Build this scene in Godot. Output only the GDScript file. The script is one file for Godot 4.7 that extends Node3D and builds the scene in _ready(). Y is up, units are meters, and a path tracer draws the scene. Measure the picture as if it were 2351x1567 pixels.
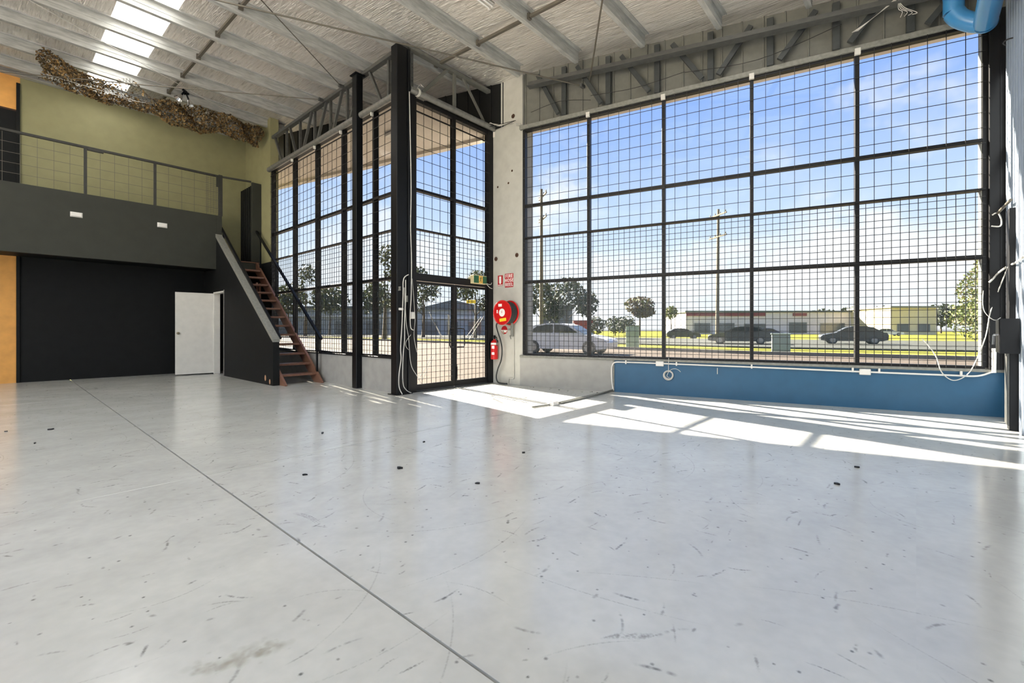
extends Node3D
# A warehouse showroom: grey painted slab, glazed entry with security mesh, black mezzanine with an open stair.
# World: x runs along the purlins, -z towards the mezzanine, y up, metres.

const PX := 6.90      # where the street facade begins (x, z) and the way it runs
const PZ := -5.89
const UX := 0.228878
const UZ := 0.973455
const ROOM_BACK := -14.15
const ROOM_RIGHT := 0.85
const REAR := -6.6

var M := {}
var taken := {}
var rng := RandomNumberGenerator.new()

# ------------------------------------------------------------------ mesh builder
class MB:
	var v := PackedVector3Array()
	var n := PackedVector3Array()
	var uv := PackedVector2Array()
	var col := PackedColorArray()
	var ix := PackedInt32Array()
	var use_col := false
	var use_uv := false
	var c := Color(1, 1, 1)
	func vert(p: Vector3, nn: Vector3, t := Vector2.ZERO) -> int:
		v.append(p)
		n.append(nn)
		uv.append(t)
		col.append(c)
		return v.size() - 1
	func face(a: int, b: int, d: int) -> void:
		var g := (v[b] - v[a]).cross(v[d] - v[a])
		if g.dot(n[a] + n[b] + n[d]) > 0.0:
			ix.append_array([a, d, b])
		else:
			ix.append_array([a, b, d])
	func quad(a: Vector3, b: Vector3, d: Vector3, e: Vector3, nn := Vector3.ZERO) -> void:
		if nn == Vector3.ZERO:
			nn = (b - a).cross(d - a).normalized()
		var i := vert(a, nn, Vector2(0, 0))
		vert(b, nn, Vector2(1, 0))
		vert(d, nn, Vector2(1, 1))
		vert(e, nn, Vector2(0, 1))
		face(i, i + 1, i + 2)
		face(i, i + 2, i + 3)
	func tri(a: Vector3, b: Vector3, d: Vector3, nn := Vector3.ZERO) -> void:
		if nn == Vector3.ZERO:
			nn = (b - a).cross(d - a).normalized()
		var i := vert(a, nn)
		vert(b, nn)
		vert(d, nn)
		face(i, i + 1, i + 2)
	# box from lo to hi, edges chamfered by bev, in frame t
	func box(lo: Vector3, hi: Vector3, bev := 0.0, t := Transform3D.IDENTITY) -> void:
		var m := (lo + hi) * 0.5
		var h := (hi - lo).abs() * 0.5
		bev = minf(bev, minf(h.x, minf(h.y, h.z)) * 0.6)
		var dirs := [Vector3.RIGHT, Vector3.UP, Vector3.BACK]
		for k in 3:
			for s in [-1.0, 1.0]:
				var w: Vector3 = dirs[k] * s
				var p: Vector3 = dirs[(k + 1) % 3]
				var q: Vector3 = dirs[(k + 2) % 3]
				var hw: float = h[k]
				var hp: float = h[(k + 1) % 3] - bev
				var hq: float = h[(k + 2) % 3] - bev
				var o := m + w * hw
				quad(t * (o - p * hp - q * hq), t * (o + p * hp - q * hq), t * (o + p * hp + q * hq), t * (o - p * hp + q * hq), (t.basis * w).normalized())
		if bev <= 0.0:
			return
		for k in 3:
			var p2: Vector3 = dirs[(k + 1) % 3]
			var q2: Vector3 = dirs[(k + 2) % 3]
			var along: Vector3 = dirs[k]
			var hk: float = h[k] - bev
			for s in [-1.0, 1.0]:
				for r in [-1.0, 1.0]:
					var a: Vector3 = m + p2 * s * h[(k + 1) % 3] + q2 * r * (h[(k + 2) % 3] - bev)
					var b: Vector3 = m + p2 * s * (h[(k + 1) % 3] - bev) + q2 * r * h[(k + 2) % 3]
					quad(t * (a - along * hk), t * (a + along * hk), t * (b + along * hk), t * (b - along * hk), (t.basis * (p2 * s + q2 * r)).normalized())
		for sx in [-1.0, 1.0]:
			for sy in [-1.0, 1.0]:
				for sz in [-1.0, 1.0]:
					var s3 := Vector3(sx, sy, sz)
					var cn := m + h * s3
					tri(t * (cn - Vector3(0, bev, bev) * s3), t * (cn - Vector3(bev, 0, bev) * s3), t * (cn - Vector3(bev, bev, 0) * s3), (t.basis * s3).normalized())
	# round tube along points
	func tube(pts: Array, r: float, sides := 8, caps := true, r_end := -1.0) -> void:
		var count := pts.size()
		var first := v.size()
		var ref := Vector3.UP
		for i in count:
			var d: Vector3
			if i == 0:
				d = pts[1] - pts[0]
			elif i == count - 1:
				d = pts[i] - pts[i - 1]
			else:
				d = (pts[i + 1] - pts[i]).normalized() + (pts[i] - pts[i - 1]).normalized()
			d = d.normalized()
			if i == 0:
				ref = Vector3.UP if absf(d.y) < 0.9 else Vector3.RIGHT
			var a := d.cross(ref).normalized()
			var b := a.cross(d).normalized()
			ref = b
			var rr := r if r_end < 0.0 else lerpf(r, r_end, float(i) / (count - 1))
			for k in sides:
				var an := TAU * k / sides
				var nn := a * cos(an) + b * sin(an)
				vert(pts[i] + nn * rr, nn, Vector2(float(k) / sides, i))
		for i in count - 1:
			for k in sides:
				var k2 := (k + 1) % sides
				var p := first + i * sides
				face(p + k, p + k2, p + sides + k2)
				face(p + k, p + sides + k2, p + sides + k)
		if caps:
			for e in [0, count - 1]:
				var dd: Vector3 = (pts[0] - pts[1]).normalized() if e == 0 else (pts[count - 1] - pts[count - 2]).normalized()
				var cc := vert(pts[e], dd)
				var ring := v.size()
				for k in sides:
					vert(v[first + e * sides + k], dd)
				for k in sides:
					face(cc, ring + k, ring + (k + 1) % sides)
	# profile of (radius, height) turned round local y
	func lathe(prof: Array, sides: int, t := Transform3D.IDENTITY, smooth := true) -> void:
		for i in prof.size() - 1:
			var p: Vector2 = prof[i]
			var q: Vector2 = prof[i + 1]
			var e := (q - p)
			if e.length() < 1e-6:
				continue
			e = e.normalized()
			var first := v.size()
			for k in sides + 1:
				var an := TAU * k / sides
				var dir := Vector3(cos(an), 0, sin(an))
				var nn := (t.basis * (dir * e.y + Vector3.UP * -e.x)).normalized()
				vert(t * (dir * p.x + Vector3.UP * p.y), nn, Vector2(float(k) / sides, 0))
				vert(t * (dir * q.x + Vector3.UP * q.y), nn, Vector2(float(k) / sides, 1))
			for k in sides:
				var o := first + k * 2
				if p.x > 1e-6:
					face(o, o + 1, o + 2)
				if q.x > 1e-6:
					face(o + 1, o + 3, o + 2)
	# flat polygon (x, y) pulled along z from z0 to z1, in frame t
	func prism(poly: PackedVector2Array, z0: float, z1: float, t := Transform3D.IDENTITY) -> void:
		var tris := Geometry2D.triangulate_polygon(poly)
		for s in [0, 1]:
			var z := z0 if s == 0 else z1
			var nn := (t.basis * Vector3(0, 0, -1.0 if (s == 0) == (z0 < z1) else 1.0)).normalized()
			var first := v.size()
			for p in poly:
				vert(t * Vector3(p.x, p.y, z), nn)
			for i in range(0, tris.size(), 3):
				face(first + tris[i], first + tris[i + 1], first + tris[i + 2])
		var sgn := 1.0 if Geometry2D.is_polygon_clockwise(poly) else -1.0
		for i in poly.size():
			var a := poly[i]
			var b := poly[(i + 1) % poly.size()]
			var e := (b - a).normalized()
			var nn2 := (t.basis * Vector3(-e.y * sgn, e.x * sgn, 0)).normalized()
			quad(t * Vector3(a.x, a.y, z0), t * Vector3(b.x, b.y, z0), t * Vector3(b.x, b.y, z1), t * Vector3(a.x, a.y, z1), nn2)
	# square bar between two points
	func bar(a: Vector3, b: Vector3, w: float, h: float, up := Vector3.UP) -> void:
		var d := (b - a).normalized()
		var s := d.cross(up)
		if s.length() < 0.01:
			s = d.cross(Vector3.RIGHT)
		s = s.normalized()
		var u2 := s.cross(d).normalized()
		box(Vector3(-w * 0.5, -h * 0.5, 0), Vector3(w * 0.5, h * 0.5, a.distance_to(b)), 0.0, Transform3D(Basis(s, u2, d), a))
	func mesh() -> ArrayMesh:
		var arr := []
		arr.resize(Mesh.ARRAY_MAX)
		arr[Mesh.ARRAY_VERTEX] = v
		arr[Mesh.ARRAY_NORMAL] = n
		if use_uv:
			arr[Mesh.ARRAY_TEX_UV] = uv
		if use_col:
			arr[Mesh.ARRAY_COLOR] = col
		arr[Mesh.ARRAY_INDEX] = ix
		var am := ArrayMesh.new()
		am.add_surface_from_arrays(Mesh.PRIMITIVE_TRIANGLES, arr)
		return am

# ------------------------------------------------------------------ scene helpers
func numbered(called: String) -> String:
	var k: int = taken.get(called, -1) + 1
	taken[called] = k
	return called if k == 0 else "%s_%03d" % [called, k]

func part(called: String, b: MB, m: Material, parent: Node3D) -> MeshInstance3D:
	return put_mesh(called, b.mesh(), m, parent)

func put_mesh(called: String, mesh: Mesh, m: Material, parent: Node3D, at := Transform3D.IDENTITY) -> MeshInstance3D:
	var o := MeshInstance3D.new()
	o.name = called
	o.mesh = mesh
	o.material_override = m
	o.transform = at
	parent.add_child(o, true)
	return o

func base(called: String, label: String, category: String, at := Transform3D.IDENTITY, group := "", kind := "") -> Node3D:
	var o := Node3D.new()
	o.name = numbered(called)
	o.transform = at
	add_child(o, true)
	tag(o, label, category, group, kind)
	return o

func one(called: String, b: MB, m: Material, label: String, category: String, group := "", kind := "") -> MeshInstance3D:
	var o := part(numbered(called), b, m, self)
	tag(o, label, category, group, kind)
	return o

func tag(o: Node, label: String, category: String, group := "", kind := "") -> void:
	o.set_meta("label", label)
	if category:
		o.set_meta("category", category)
	if group:
		o.set_meta("group", group)
	if kind:
		o.set_meta("kind", kind)

func structure(called: String, label: String, at := Transform3D.IDENTITY) -> Node3D:
	return base(called, label, "", at, "", "structure")

func boxed(lo: Vector3, hi: Vector3, bev := 0.0, t := Transform3D.IDENTITY) -> MB:
	var b := MB.new()
	b.box(lo, hi, bev, t)
	return b

func roof(z: float) -> float:
	return 6.2 - 0.055 * (z + 5.75)

func facade_x(z: float) -> float:
	return PX + (z - PZ) * UX / UZ

func facade() -> Transform3D:   # local x along the facade, z inwards
	return Transform3D(Basis(Vector3(UX, 0, UZ), Vector3.UP, Vector3(-UZ, 0, UX)), Vector3(PX, 0, PZ))

func fac(t: float, y: float, inward: float) -> Vector3:
	return facade() * Vector3(t, y, inward)

func mat(color: Color, rough := 0.6, metal := 0.0, spec := 0.5) -> StandardMaterial3D:
	var m := StandardMaterial3D.new()
	m.albedo_color = color
	m.roughness = rough
	m.metallic = metal
	m.metallic_specular = spec
	return m

func noise_tex(seed_: int, freq: float, ramp: Array, size := 512, oct := 4, normal := 0.0) -> NoiseTexture2D:
	var nz := FastNoiseLite.new()
	nz.seed = seed_
	nz.frequency = freq
	nz.noise_type = FastNoiseLite.TYPE_SIMPLEX_SMOOTH
	nz.fractal_octaves = oct
	var t := NoiseTexture2D.new()
	t.width = size
	t.height = size
	t.seamless = true
	t.noise = nz
	if normal > 0.0:
		t.as_normal_map = true
		t.bump_strength = normal
	elif ramp:
		var g := Gradient.new()
		g.offsets = PackedFloat32Array(ramp.map(func(x): return x[0]))
		g.colors = PackedColorArray(ramp.map(func(x): return x[1]))
		t.color_ramp = g
	return t

func grained(m: StandardMaterial3D, seed_: int, scale: Vector3, lo: float, freq := 0.02, bump := 0.0) -> StandardMaterial3D:
	m.albedo_texture = noise_tex(seed_, freq, [[0.0, Color(lo, lo, lo)], [0.45, Color(1, 1, 1) * (0.5 + lo * 0.5)], [1.0, Color(1, 1, 1)]], 512, 5)
	m.uv1_triplanar = true
	m.uv1_world_triplanar = true
	m.uv1_scale = scale
	if bump > 0.0:
		m.normal_enabled = true
		m.normal_texture = noise_tex(seed_ + 50, freq * 2.0, [], 512, 4, bump)
	return m

# ------------------------------------------------------------------ camera, sky, sun
func set_view() -> void:
	var cam := Camera3D.new()
	cam.name = "camera"
	cam.position = Vector3(0, 1.12, 0)
	cam.rotation_degrees = Vector3(0, -48.4, 0)
	cam.near = 0.05
	cam.far = 600.0
	cam.projection = Camera3D.PROJECTION_FRUSTUM
	cam.size = 2.0 * 0.05 * 783.5 / 1045.0
	cam.frustum_offset = Vector2(0, -0.05 * 27.5 / 1045.0)
	add_child(cam)
	cam.current = true
	var e := Environment.new()
	e.background_mode = Environment.BG_SKY
	e.tonemap_mode = Environment.TONE_MAPPER_LINEAR
	e.tonemap_exposure = 1.0
	e.sdfgi_enabled = true
	e.ssao_enabled = true
	e.ssil_enabled = true
	var sky := Sky.new()
	var pm := PanoramaSkyMaterial.new()
	pm.panorama = sky_picture()
	pm.energy_multiplier = 3.9
	sky.sky_material = pm
	e.sky = sky
	var w := WorldEnvironment.new()
	w.name = "surroundings"
	w.environment = e
	add_child(w)
	var sun := DirectionalLight3D.new()
	sun.name = "sun"
	var el := deg_to_rad(31.1)
	var travel := Vector3(-0.155, 0, 0.988).normalized() * cos(el) + Vector3.DOWN * sin(el)
	sun.look_at_from_position(Vector3.ZERO, travel)
	sun.light_color = Color(1.0, 0.955, 0.88)
	sun.light_energy = 50.0
	sun.light_angular_distance = 0.6
	sun.shadow_enabled = true
	add_child(sun)

func sky_picture() -> ImageTexture:
	var w := 1536
	var h := 768
	var im := Image.create(w, h, false, Image.FORMAT_RGBF)
	var a := FastNoiseLite.new()
	a.seed = 11
	a.frequency = 1.7
	a.fractal_octaves = 5
	a.domain_warp_enabled = true
	a.domain_warp_amplitude = 0.25
	a.domain_warp_frequency = 1.2
	for y in h:
		var el := PI * (0.5 - (y + 0.5) / h)
		var s := sin(el)
		var low := Color(0.84, 0.91, 0.97)
		var mid := Color(0.62, 0.78, 0.97)
		var top := Color(0.27, 0.45, 0.92)
		for x in w:
			if el <= 0.0:
				im.set_pixel(x, y, Color(0.42, 0.42, 0.40))
				continue
			var az := TAU * (x + 0.5) / w
			var c := low.lerp(mid, smoothstep(0.0, 0.22, s)).lerp(top, smoothstep(0.12, 0.46, s))
			var d := Vector3(cos(az) * cos(el), s * 2.4, sin(az) * cos(el))
			var k := a.get_noise_3d(d.x * 1.3, d.y * 1.3, d.z * 1.3) * 0.5 + 0.5
			var amount := (1.0 - smoothstep(0.12, 0.40, s)) * 0.37 - 0.03
			k = smoothstep(0.62 - amount, 1.0 - amount * 0.75, k) * 0.95
			c = c.lerp(Color(0.95, 0.97, 1.0), k)
			im.set_pixel(x, y, c)
	return ImageTexture.create_from_image(im)

# ------------------------------------------------------------------ materials
func make_materials() -> void:
	M.black = grained(mat(Color(0.10, 0.105, 0.105), 0.6, 0.0, 0.3), 3, Vector3(0.7, 0.7, 0.7), 0.86)
	M.black_wall = grained(mat(Color(0.10, 0.105, 0.105), 0.6, 0.0, 0.3), 4, Vector3(0.4, 0.4, 0.4), 0.88)
	M.fascia = grained(mat(Color(0.225, 0.23, 0.205), 0.6, 0.0, 0.35), 5, Vector3(0.3, 0.3, 0.3), 0.93)
	M.green = grained(mat(Color(0.60, 0.585, 0.43), 0.7), 6, Vector3(0.3, 0.3, 0.3), 0.94)
	M.orange = grained(mat(Color(0.93, 0.68, 0.36), 0.7), 7, Vector3(0.4, 0.4, 0.4), 0.92)
	M.steel_black = mat(Color(0.06, 0.065, 0.075), 0.36, 0.0, 0.35)
	M.frame = mat(Color(0.10, 0.10, 0.105), 0.45, 0.0, 0.35)
	M.wire = mat(Color(0.10, 0.10, 0.10), 0.5)
	M.grey_steel = grained(mat(Color(0.35, 0.355, 0.345), 0.5), 8, Vector3(0.8, 0.8, 0.8), 0.8)
	M.rail_grey = grained(mat(Color(0.25, 0.25, 0.235), 0.5, 0.0, 0.4), 8, Vector3(0.8, 0.8, 0.8), 0.85)
	M.web = grained(mat(Color(0.27, 0.285, 0.285), 0.5, 0.0, 0.4), 8, Vector3(0.8, 0.8, 0.8), 0.85)
	M.galv = grained(mat(Color(0.80, 0.805, 0.785), 0.5, 0.2), 9, Vector3(0.3, 1.5, 1.5), 0.78)
	M.pipe = grained(mat(Color(0.60, 0.60, 0.585), 0.38, 0.5), 19, Vector3(0.8, 0.8, 0.8), 0.8)
	M.white_wall = grained(mat(Color(0.775, 0.77, 0.735), 0.75), 10, Vector3(0.35, 0.35, 0.35), 0.93)
	M.dado = grained(mat(Color(0.64, 0.635, 0.615), 0.6), 12, Vector3(0.4, 0.4, 0.4), 0.92)
	M.blue = grained(mat(Color(0.155, 0.355, 0.49), 0.45), 13, Vector3(0.3, 0.3, 0.3), 0.92)
	M.blue_pipe = mat(Color(0.23, 0.52, 0.74), 0.28)
	M.right_wall = grained(mat(Color(0.59, 0.64, 0.70), 0.55), 14, Vector3(2.5, 0.25, 2.5), 0.88)
	M.panel_grey = grained(mat(Color(0.455, 0.455, 0.425), 0.65), 15, Vector3(0.7, 0.7, 0.7), 0.88)
	M.soffit = mat(Color(0.95, 0.92, 0.88), 0.8)
	M.white_paint = grained(mat(Color(0.86, 0.85, 0.82), 0.5), 16, Vector3(0.5, 0.5, 0.5), 0.95)
	M.white_plastic = mat(Color(0.88, 0.87, 0.85), 0.4)
	M.cable = mat(Color(0.82, 0.81, 0.78), 0.5)
	M.cap = grained(mat(Color(0.56, 0.56, 0.53), 0.6), 17, Vector3(1.5, 1.5, 1.5), 0.8)
	M.rod = mat(Color(0.42, 0.40, 0.36), 0.5, 0.4)
	M.chrome = mat(Color(0.85, 0.85, 0.85), 0.15, 1.0)
	M.brass = mat(Color(0.62, 0.58, 0.48), 0.3, 1.0)
	M.red = mat(Color(0.78, 0.09, 0.09), 0.3)
	M.sign_red = mat(Color(0.70, 0.06, 0.10), 0.5)
	M.sign_white = mat(Color(0.95, 0.94, 0.92), 0.5)
	M.sign_yellow = mat(Color(0.95, 0.80, 0.16), 0.5)
	M.rubber = mat(Color(0.17, 0.18, 0.18), 0.6)
	M.rust = grained(mat(Color(0.36, 0.25, 0.18), 0.9), 18, Vector3(6, 6, 6), 0.6)
	M.skylight = mat(Color(0.95, 0.95, 0.94), 0.8)
	M.skylight.backlight_enabled = true
	M.skylight.backlight = Color(0.66, 0.675, 0.69)
	# glazing: two sheets, dark tint added to dim the bright outside, the lowest row filmed with grime
	M.glass = mat(Color(0.08, 0.09, 0.10, 0.46), 0.02, 0.0, 0.22)
	M.glass.transparency = BaseMaterial3D.TRANSPARENCY_ALPHA
	M.glass_low = mat(Color(0.20, 0.23, 0.23, 0.47), 0.02, 0.0, 0.22)
	M.glass_low.transparency = BaseMaterial3D.TRANSPARENCY_ALPHA
	# stained timber
	M.timber = grained(mat(Color(0.60, 0.43, 0.345), 0.42), 20, Vector3(0.9, 6.0, 6.0), 0.62, 0.03)
	# reflective foil blanket, creased across the purlins
	var foil := mat(Color(0.98, 0.965, 0.94), 0.34, 0.55)
	foil.uv1_triplanar = true
	foil.uv1_world_triplanar = true
	foil.uv1_scale = Vector3(1.35, 1.0, 0.09)
	foil.normal_enabled = true
	foil.normal_texture = noise_tex(31, 0.028, [], 1024, 6, 14.0)
	foil.normal_scale = 1.0
	foil.albedo_texture = noise_tex(32, 0.03, [[0.0, Color(0.76, 0.75, 0.73)], [0.35, Color(0.95, 0.945, 0.935)], [1.0, Color(1, 1, 1)]], 512, 5)
	M.foil = foil

# ------------------------------------------------------------------ floor
func dab(im: Image, x: float, y: float, r: float, c: Color, k: float) -> void:
	var s := im.get_width()
	for j in range(int(floor(y - r)), int(ceil(y + r)) + 1):
		for i in range(int(floor(x - r)), int(ceil(x + r)) + 1):
			var d := Vector2(i - x, j - y).length() / maxf(r, 0.5)
			if d >= 1.0:
				continue
			var px := posmod(i, s)
			var py := posmod(j, s)
			im.set_pixel(px, py, im.get_pixel(px, py).lerp(c, k * (1.0 - d * d)))

func scuff(im: Image, p: Vector2, ang: float, length: float, bend: float, r: float, c: Color, k: float, broken: float) -> void:
	var steps := int(length / maxf(r * 0.7, 0.6)) + 1
	for i in steps:
		p += Vector2(cos(ang), sin(ang)) * length / steps
		ang += bend / steps
		if rng.randf() < broken:
			continue
		dab(im, p.x, p.y, r * rng.randf_range(0.6, 1.1), c, k * rng.randf_range(0.4, 1.0) * sin(PI * (i + 0.7) / (steps + 0.4)))

func floor_picture() -> ImageTexture:
	rng.seed = 77
	var s := 2048
	var im := Image.create(s, s, false, Image.FORMAT_RGB8)
	var a := FastNoiseLite.new()
	a.seed = 5
	a.frequency = 0.006
	a.fractal_octaves = 5
	var b := FastNoiseLite.new()
	b.seed = 9
	b.frequency = 0.05
	b.fractal_octaves = 3
	for y in s:
		for x in s:
			var g := 0.955 + 0.045 * a.get_noise_2d(x, y * 1.6) + 0.022 * b.get_noise_2d(x, y)
			im.set_pixel(x, y, Color(g, g, g * 0.993))
	var grey := Color(0.60, 0.60, 0.58)
	var dark := Color(0.36, 0.36, 0.35)
	for i in 260:   # pale dusty smudges
		scuff(im, Vector2(rng.randf() * s, rng.randf() * s), rng.randf() * TAU, rng.randf_range(10, 80), rng.randf_range(-1, 1), rng.randf_range(4, 16), Color(0.80, 0.795, 0.77), 0.10, 0.35)
	for i in 1700:   # short rubber scuffs
		scuff(im, Vector2(rng.randf() * s, rng.randf() * s), rng.randf_range(-0.5, 0.5) + (PI * 0.5 if rng.randf() < 0.35 else 0.0), rng.randf_range(4, 34), rng.randf_range(-0.8, 0.8), rng.randf_range(0.8, 2.4), grey if rng.randf() < 0.7 else dark, 0.55, 0.3)
	for i in 200:   # long thin scratches and turning marks
		scuff(im, Vector2(rng.randf() * s, rng.randf() * s), rng.randf() * TAU, rng.randf_range(60, 260), rng.randf_range(-1.6, 1.6), 0.9, grey, 0.35, 0.25)
	for i in 1600:   # specks
		dab(im, rng.randf() * s, rng.randf() * s, rng.randf_range(0.7, 2.0), dark, rng.randf_range(0.3, 0.8))
	# marks that can be placed: a brown stain, a worn tread print, arcs drawn by a pallet jack
	for i in 150:
		var f := rng.randf()
		dab(im, at_tex(lerpf(0.42, 0.66, f)) + rng.randfn() * 4.0, at_tex(lerpf(-1.76, -1.70, f)) + rng.randfn() * 5.0, rng.randf_range(1.0, 5.0), Color(0.70, 0.68, 0.62), 0.14)
	for row in 9:
		scuff(im, Vector2(at_tex(1.44 + row * 0.012), at_tex(-0.86 + row * 0.014)), 0.5, 22, 0.0, 1.4, grey, 0.6, 0.45)
	for k in 3:
		scuff(im, Vector2(at_tex(1.18 + 0.012 * k), at_tex(-2.85)), 1.2, 60, 0.5, 1.0, dark, 0.4, 0.2)
	for k in 26:
		var an := TAU * k / 26.0
		scuff(im, Vector2(at_tex(2.1 + 0.75 * cos(an)), at_tex(-5.2 + 0.75 * sin(an))), an + PI * 0.5, 30, 0.23, 1.1, grey, 0.5, 0.25)
	return ImageTexture.create_from_image(im)

func at_tex(metres: float) -> float:
	return fposmod(metres / 9.0, 1.0) * 2048.0

func build_floor() -> void:
	var m := mat(Color(0.765, 0.768, 0.755), 0.21, 0.0, 0.7)
	m.albedo_texture = floor_picture()
	m.uv1_triplanar = true
	m.uv1_world_triplanar = true
	m.uv1_scale = Vector3.ONE / 9.0
	m.roughness_texture = noise_tex(41, 0.012, [[0.0, Color(0.72, 0.72, 0.72)], [0.5, Color(0.88, 0.88, 0.88)], [1.0, Color(1, 1, 1)]], 512, 5)
	M.floor = m
	var f := structure("floor", "pale grey painted concrete slab with dark saw-cut joints and black scuffs")
	var xs := [REAR - 0.2, -3.0, 1.05, 8.2]
	var zs := [-14.35, -10.1, -4.09, 1.05]
	for i in 3:
		for j in 3:
			var gx := 0.005 if i < 2 else 0.0
			var gz := 0.003
			var lo := Vector3(xs[i] + (0.005 if i > 0 else 0.0), -0.12, zs[j] + gz)
			var hi := Vector3(xs[i + 1] - gx, 0.0, zs[j + 1] - gz)
			var b := MB.new()
			if i < 2:
				b.box(lo, hi, 0.002)
			else:   # the street side of the slab follows the walls
				var poly: Array
				if j == 0:
					poly = [Vector2(lo.x, lo.z), Vector2(4.72, lo.z), Vector2(4.72, hi.z), Vector2(lo.x, hi.z)]
				elif j == 1:
					poly = [Vector2(lo.x, lo.z), Vector2(4.72, lo.z), Vector2(4.72, -6.80), Vector2(6.97, -6.80), Vector2(7.0, -5.87), Vector2(facade_x(hi.z) + 0.1, hi.z), Vector2(lo.x, hi.z)]
				else:
					poly = [Vector2(lo.x, lo.z), Vector2(facade_x(lo.z) + 0.1, lo.z), Vector2(facade_x(hi.z) + 0.1, hi.z), Vector2(lo.x, hi.z)]
				b.prism(PackedVector2Array(poly), 0.12, 0.0, Transform3D(Basis(Vector3.RIGHT, Vector3.BACK, Vector3.DOWN), Vector3.ZERO))
			part("slab", b, m, f)
	part("joint_filler", boxed(Vector3(REAR, -0.2, -14.3), Vector3(7.0, -0.07, 1.0)), mat(Color(0.10, 0.08, 0.06), 0.95), f)

# ------------------------------------------------------------------ roof
func build_roof() -> void:
	var c := structure("ceiling", "low pitched roof of galvanised purlins over creased silver foil insulation")
	var zs := []
	for k in 13:
		zs.append(0.03 - 1.147 * k)
	# bays of foil, open where the translucent strips lie, most of them added for daylight
	var cuts := [[-5.0, -3.6], [-2.2, -0.8], [1.26, 1.96]]  # the first two strips are unseen, added to brighten the room
	var edges := [1.05]
	edges.append_array(zs)
	edges.append(-14.4)
	for j in edges.size() - 1:
		var z1: float = edges[j]
		var z0: float = edges[j + 1]
		var x := REAR - 0.2
		var has_strip := z0 < -1.0 and z1 > -13.9
		var stops := []
		if has_strip:
			stops = cuts.duplicate()
			if z0 > -3.5:
				stops.append([3.0, 4.4])  # unseen sheet added to brighten the street side
			if z0 > -2.3:
				stops.append([5.0, 6.4])  # second unseen sheet, likewise added for brightness
		stops.append([99.0, 99.0])
		for s in stops:
			var xe0: float = minf(s[0], facade_x(z0) + 0.25)
			var xe1: float = minf(s[0], facade_x(z1) + 0.25)
			var b := MB.new()
			var t0 := 0.0
			var t1 := 0.10
			var p := [Vector3(x, roof(z0), z0), Vector3(xe0, roof(z0), z0), Vector3(xe1, roof(z1), z1), Vector3(x, roof(z1), z1)]
			# underside, top, ends
			b.quad(p[0], p[1], p[2], p[3], Vector3.DOWN)
			var u := Vector3.UP * (t1 - t0)
			b.quad(p[0] + u, p[1] + u, p[2] + u, p[3] + u, Vector3.UP)
			b.quad(p[0], p[1], p[1] + u, p[0] + u, Vector3.FORWARD)
			b.quad(p[3], p[2], p[2] + u, p[3] + u, Vector3.BACK)
			b.quad(p[0], p[3], p[3] + u, p[0] + u, Vector3.LEFT)
			b.quad(p[1], p[2], p[2] + u, p[1] + u, Vector3.RIGHT)
			part("foil_panel", b, M.foil, c)
			if s[0] < 50.0:
				var sb := MB.new()
				var k := 28 if s[1] - s[0] < 1.0 else 56
				for i in k:
					var fa := float(i) / k
					var fb := float(i + 1) / k
					var xa := lerpf(s[0], s[1], fa)
					var xb := lerpf(s[0], s[1], fb)
					var ya := 0.07 + 0.012 * signf(sin(fa * TAU * k / 7.0)) * pow(absf(sin(fa * TAU * k / 7.0)), 0.5)
					var yb := 0.07 + 0.012 * signf(sin(fb * TAU * k / 7.0)) * pow(absf(sin(fb * TAU * k / 7.0)), 0.5)
					sb.quad(Vector3(xa, roof(z0) + ya, z0), Vector3(xb, roof(z0) + yb, z0), Vector3(xb, roof(z1) + yb, z1), Vector3(xa, roof(z1) + ya, z1))
				part("skylight_sheet", sb, M.skylight, c)  # only the narrow strip is in view; wider sheets are added daylight
			x = s[1]
	# purlins: Z sections from the rear wall to the facade
	for z in zs.slice(0, 13):
		var b := MB.new()
		var y := roof(z) - 0.004
		var x1 := facade_x(z) - 0.28
		var x0 := REAR + 0.02
		b.box(Vector3(x0, y - 0.20, z - 0.003), Vector3(x1, y, z + 0.003))
		b.box(Vector3(x0, y - 0.006, z + 0.003), Vector3(x1, y, z + 0.075))
		b.box(Vector3(x0, y - 0.022, z + 0.069), Vector3(x1, y - 0.006, z + 0.075))
		b.box(Vector3(x0, y - 0.20, z - 0.072), Vector3(x1, y - 0.194, z - 0.003))
		b.box(Vector3(x0, y - 0.194, z - 0.072), Vector3(x1, y - 0.178, z - 0.066))
		b.box(Vector3(x0, y - 0.125, z + 0.003), Vector3(x1, y - 0.121, z + 0.009))
		part("purlin", b, M.galv, c)
	# bridging struts between purlins
	for x in [-6.0, -3.2, -0.4, 2.53, 5.51]:
		for k in 12:
			if x > 5.0 and k > 5:
				continue
			var za: float = zs[k]
			var zb: float = zs[k + 1]
			var b := MB.new()
			b.bar(Vector3(x, roof(za) - 0.12, za - 0.01), Vector3(x, roof(zb) - 0.12, zb + 0.01), 0.045, 0.045)
			for e in [za - 0.03, zb + 0.03]:
				b.box(Vector3(x - 0.035, roof(e) - 0.16, e - 0.02), Vector3(x + 0.035, roof(e) - 0.07, e + 0.02))
			part("bridging", b, M.rod, c)
	# eaves angle along the back wall
	var eb := MB.new()
	eb.box(Vector3(REAR, roof(-14.1) - 0.23, -14.149), Vector3(4.6, roof(-14.1) - 0.005, -14.11))
	eb.box(Vector3(REAR, roof(-14.1) - 0.24, -14.11), Vector3(4.6, roof(-14.1) - 0.23, -13.98))
	part("eaves_angle", eb, M.galv, c)

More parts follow.
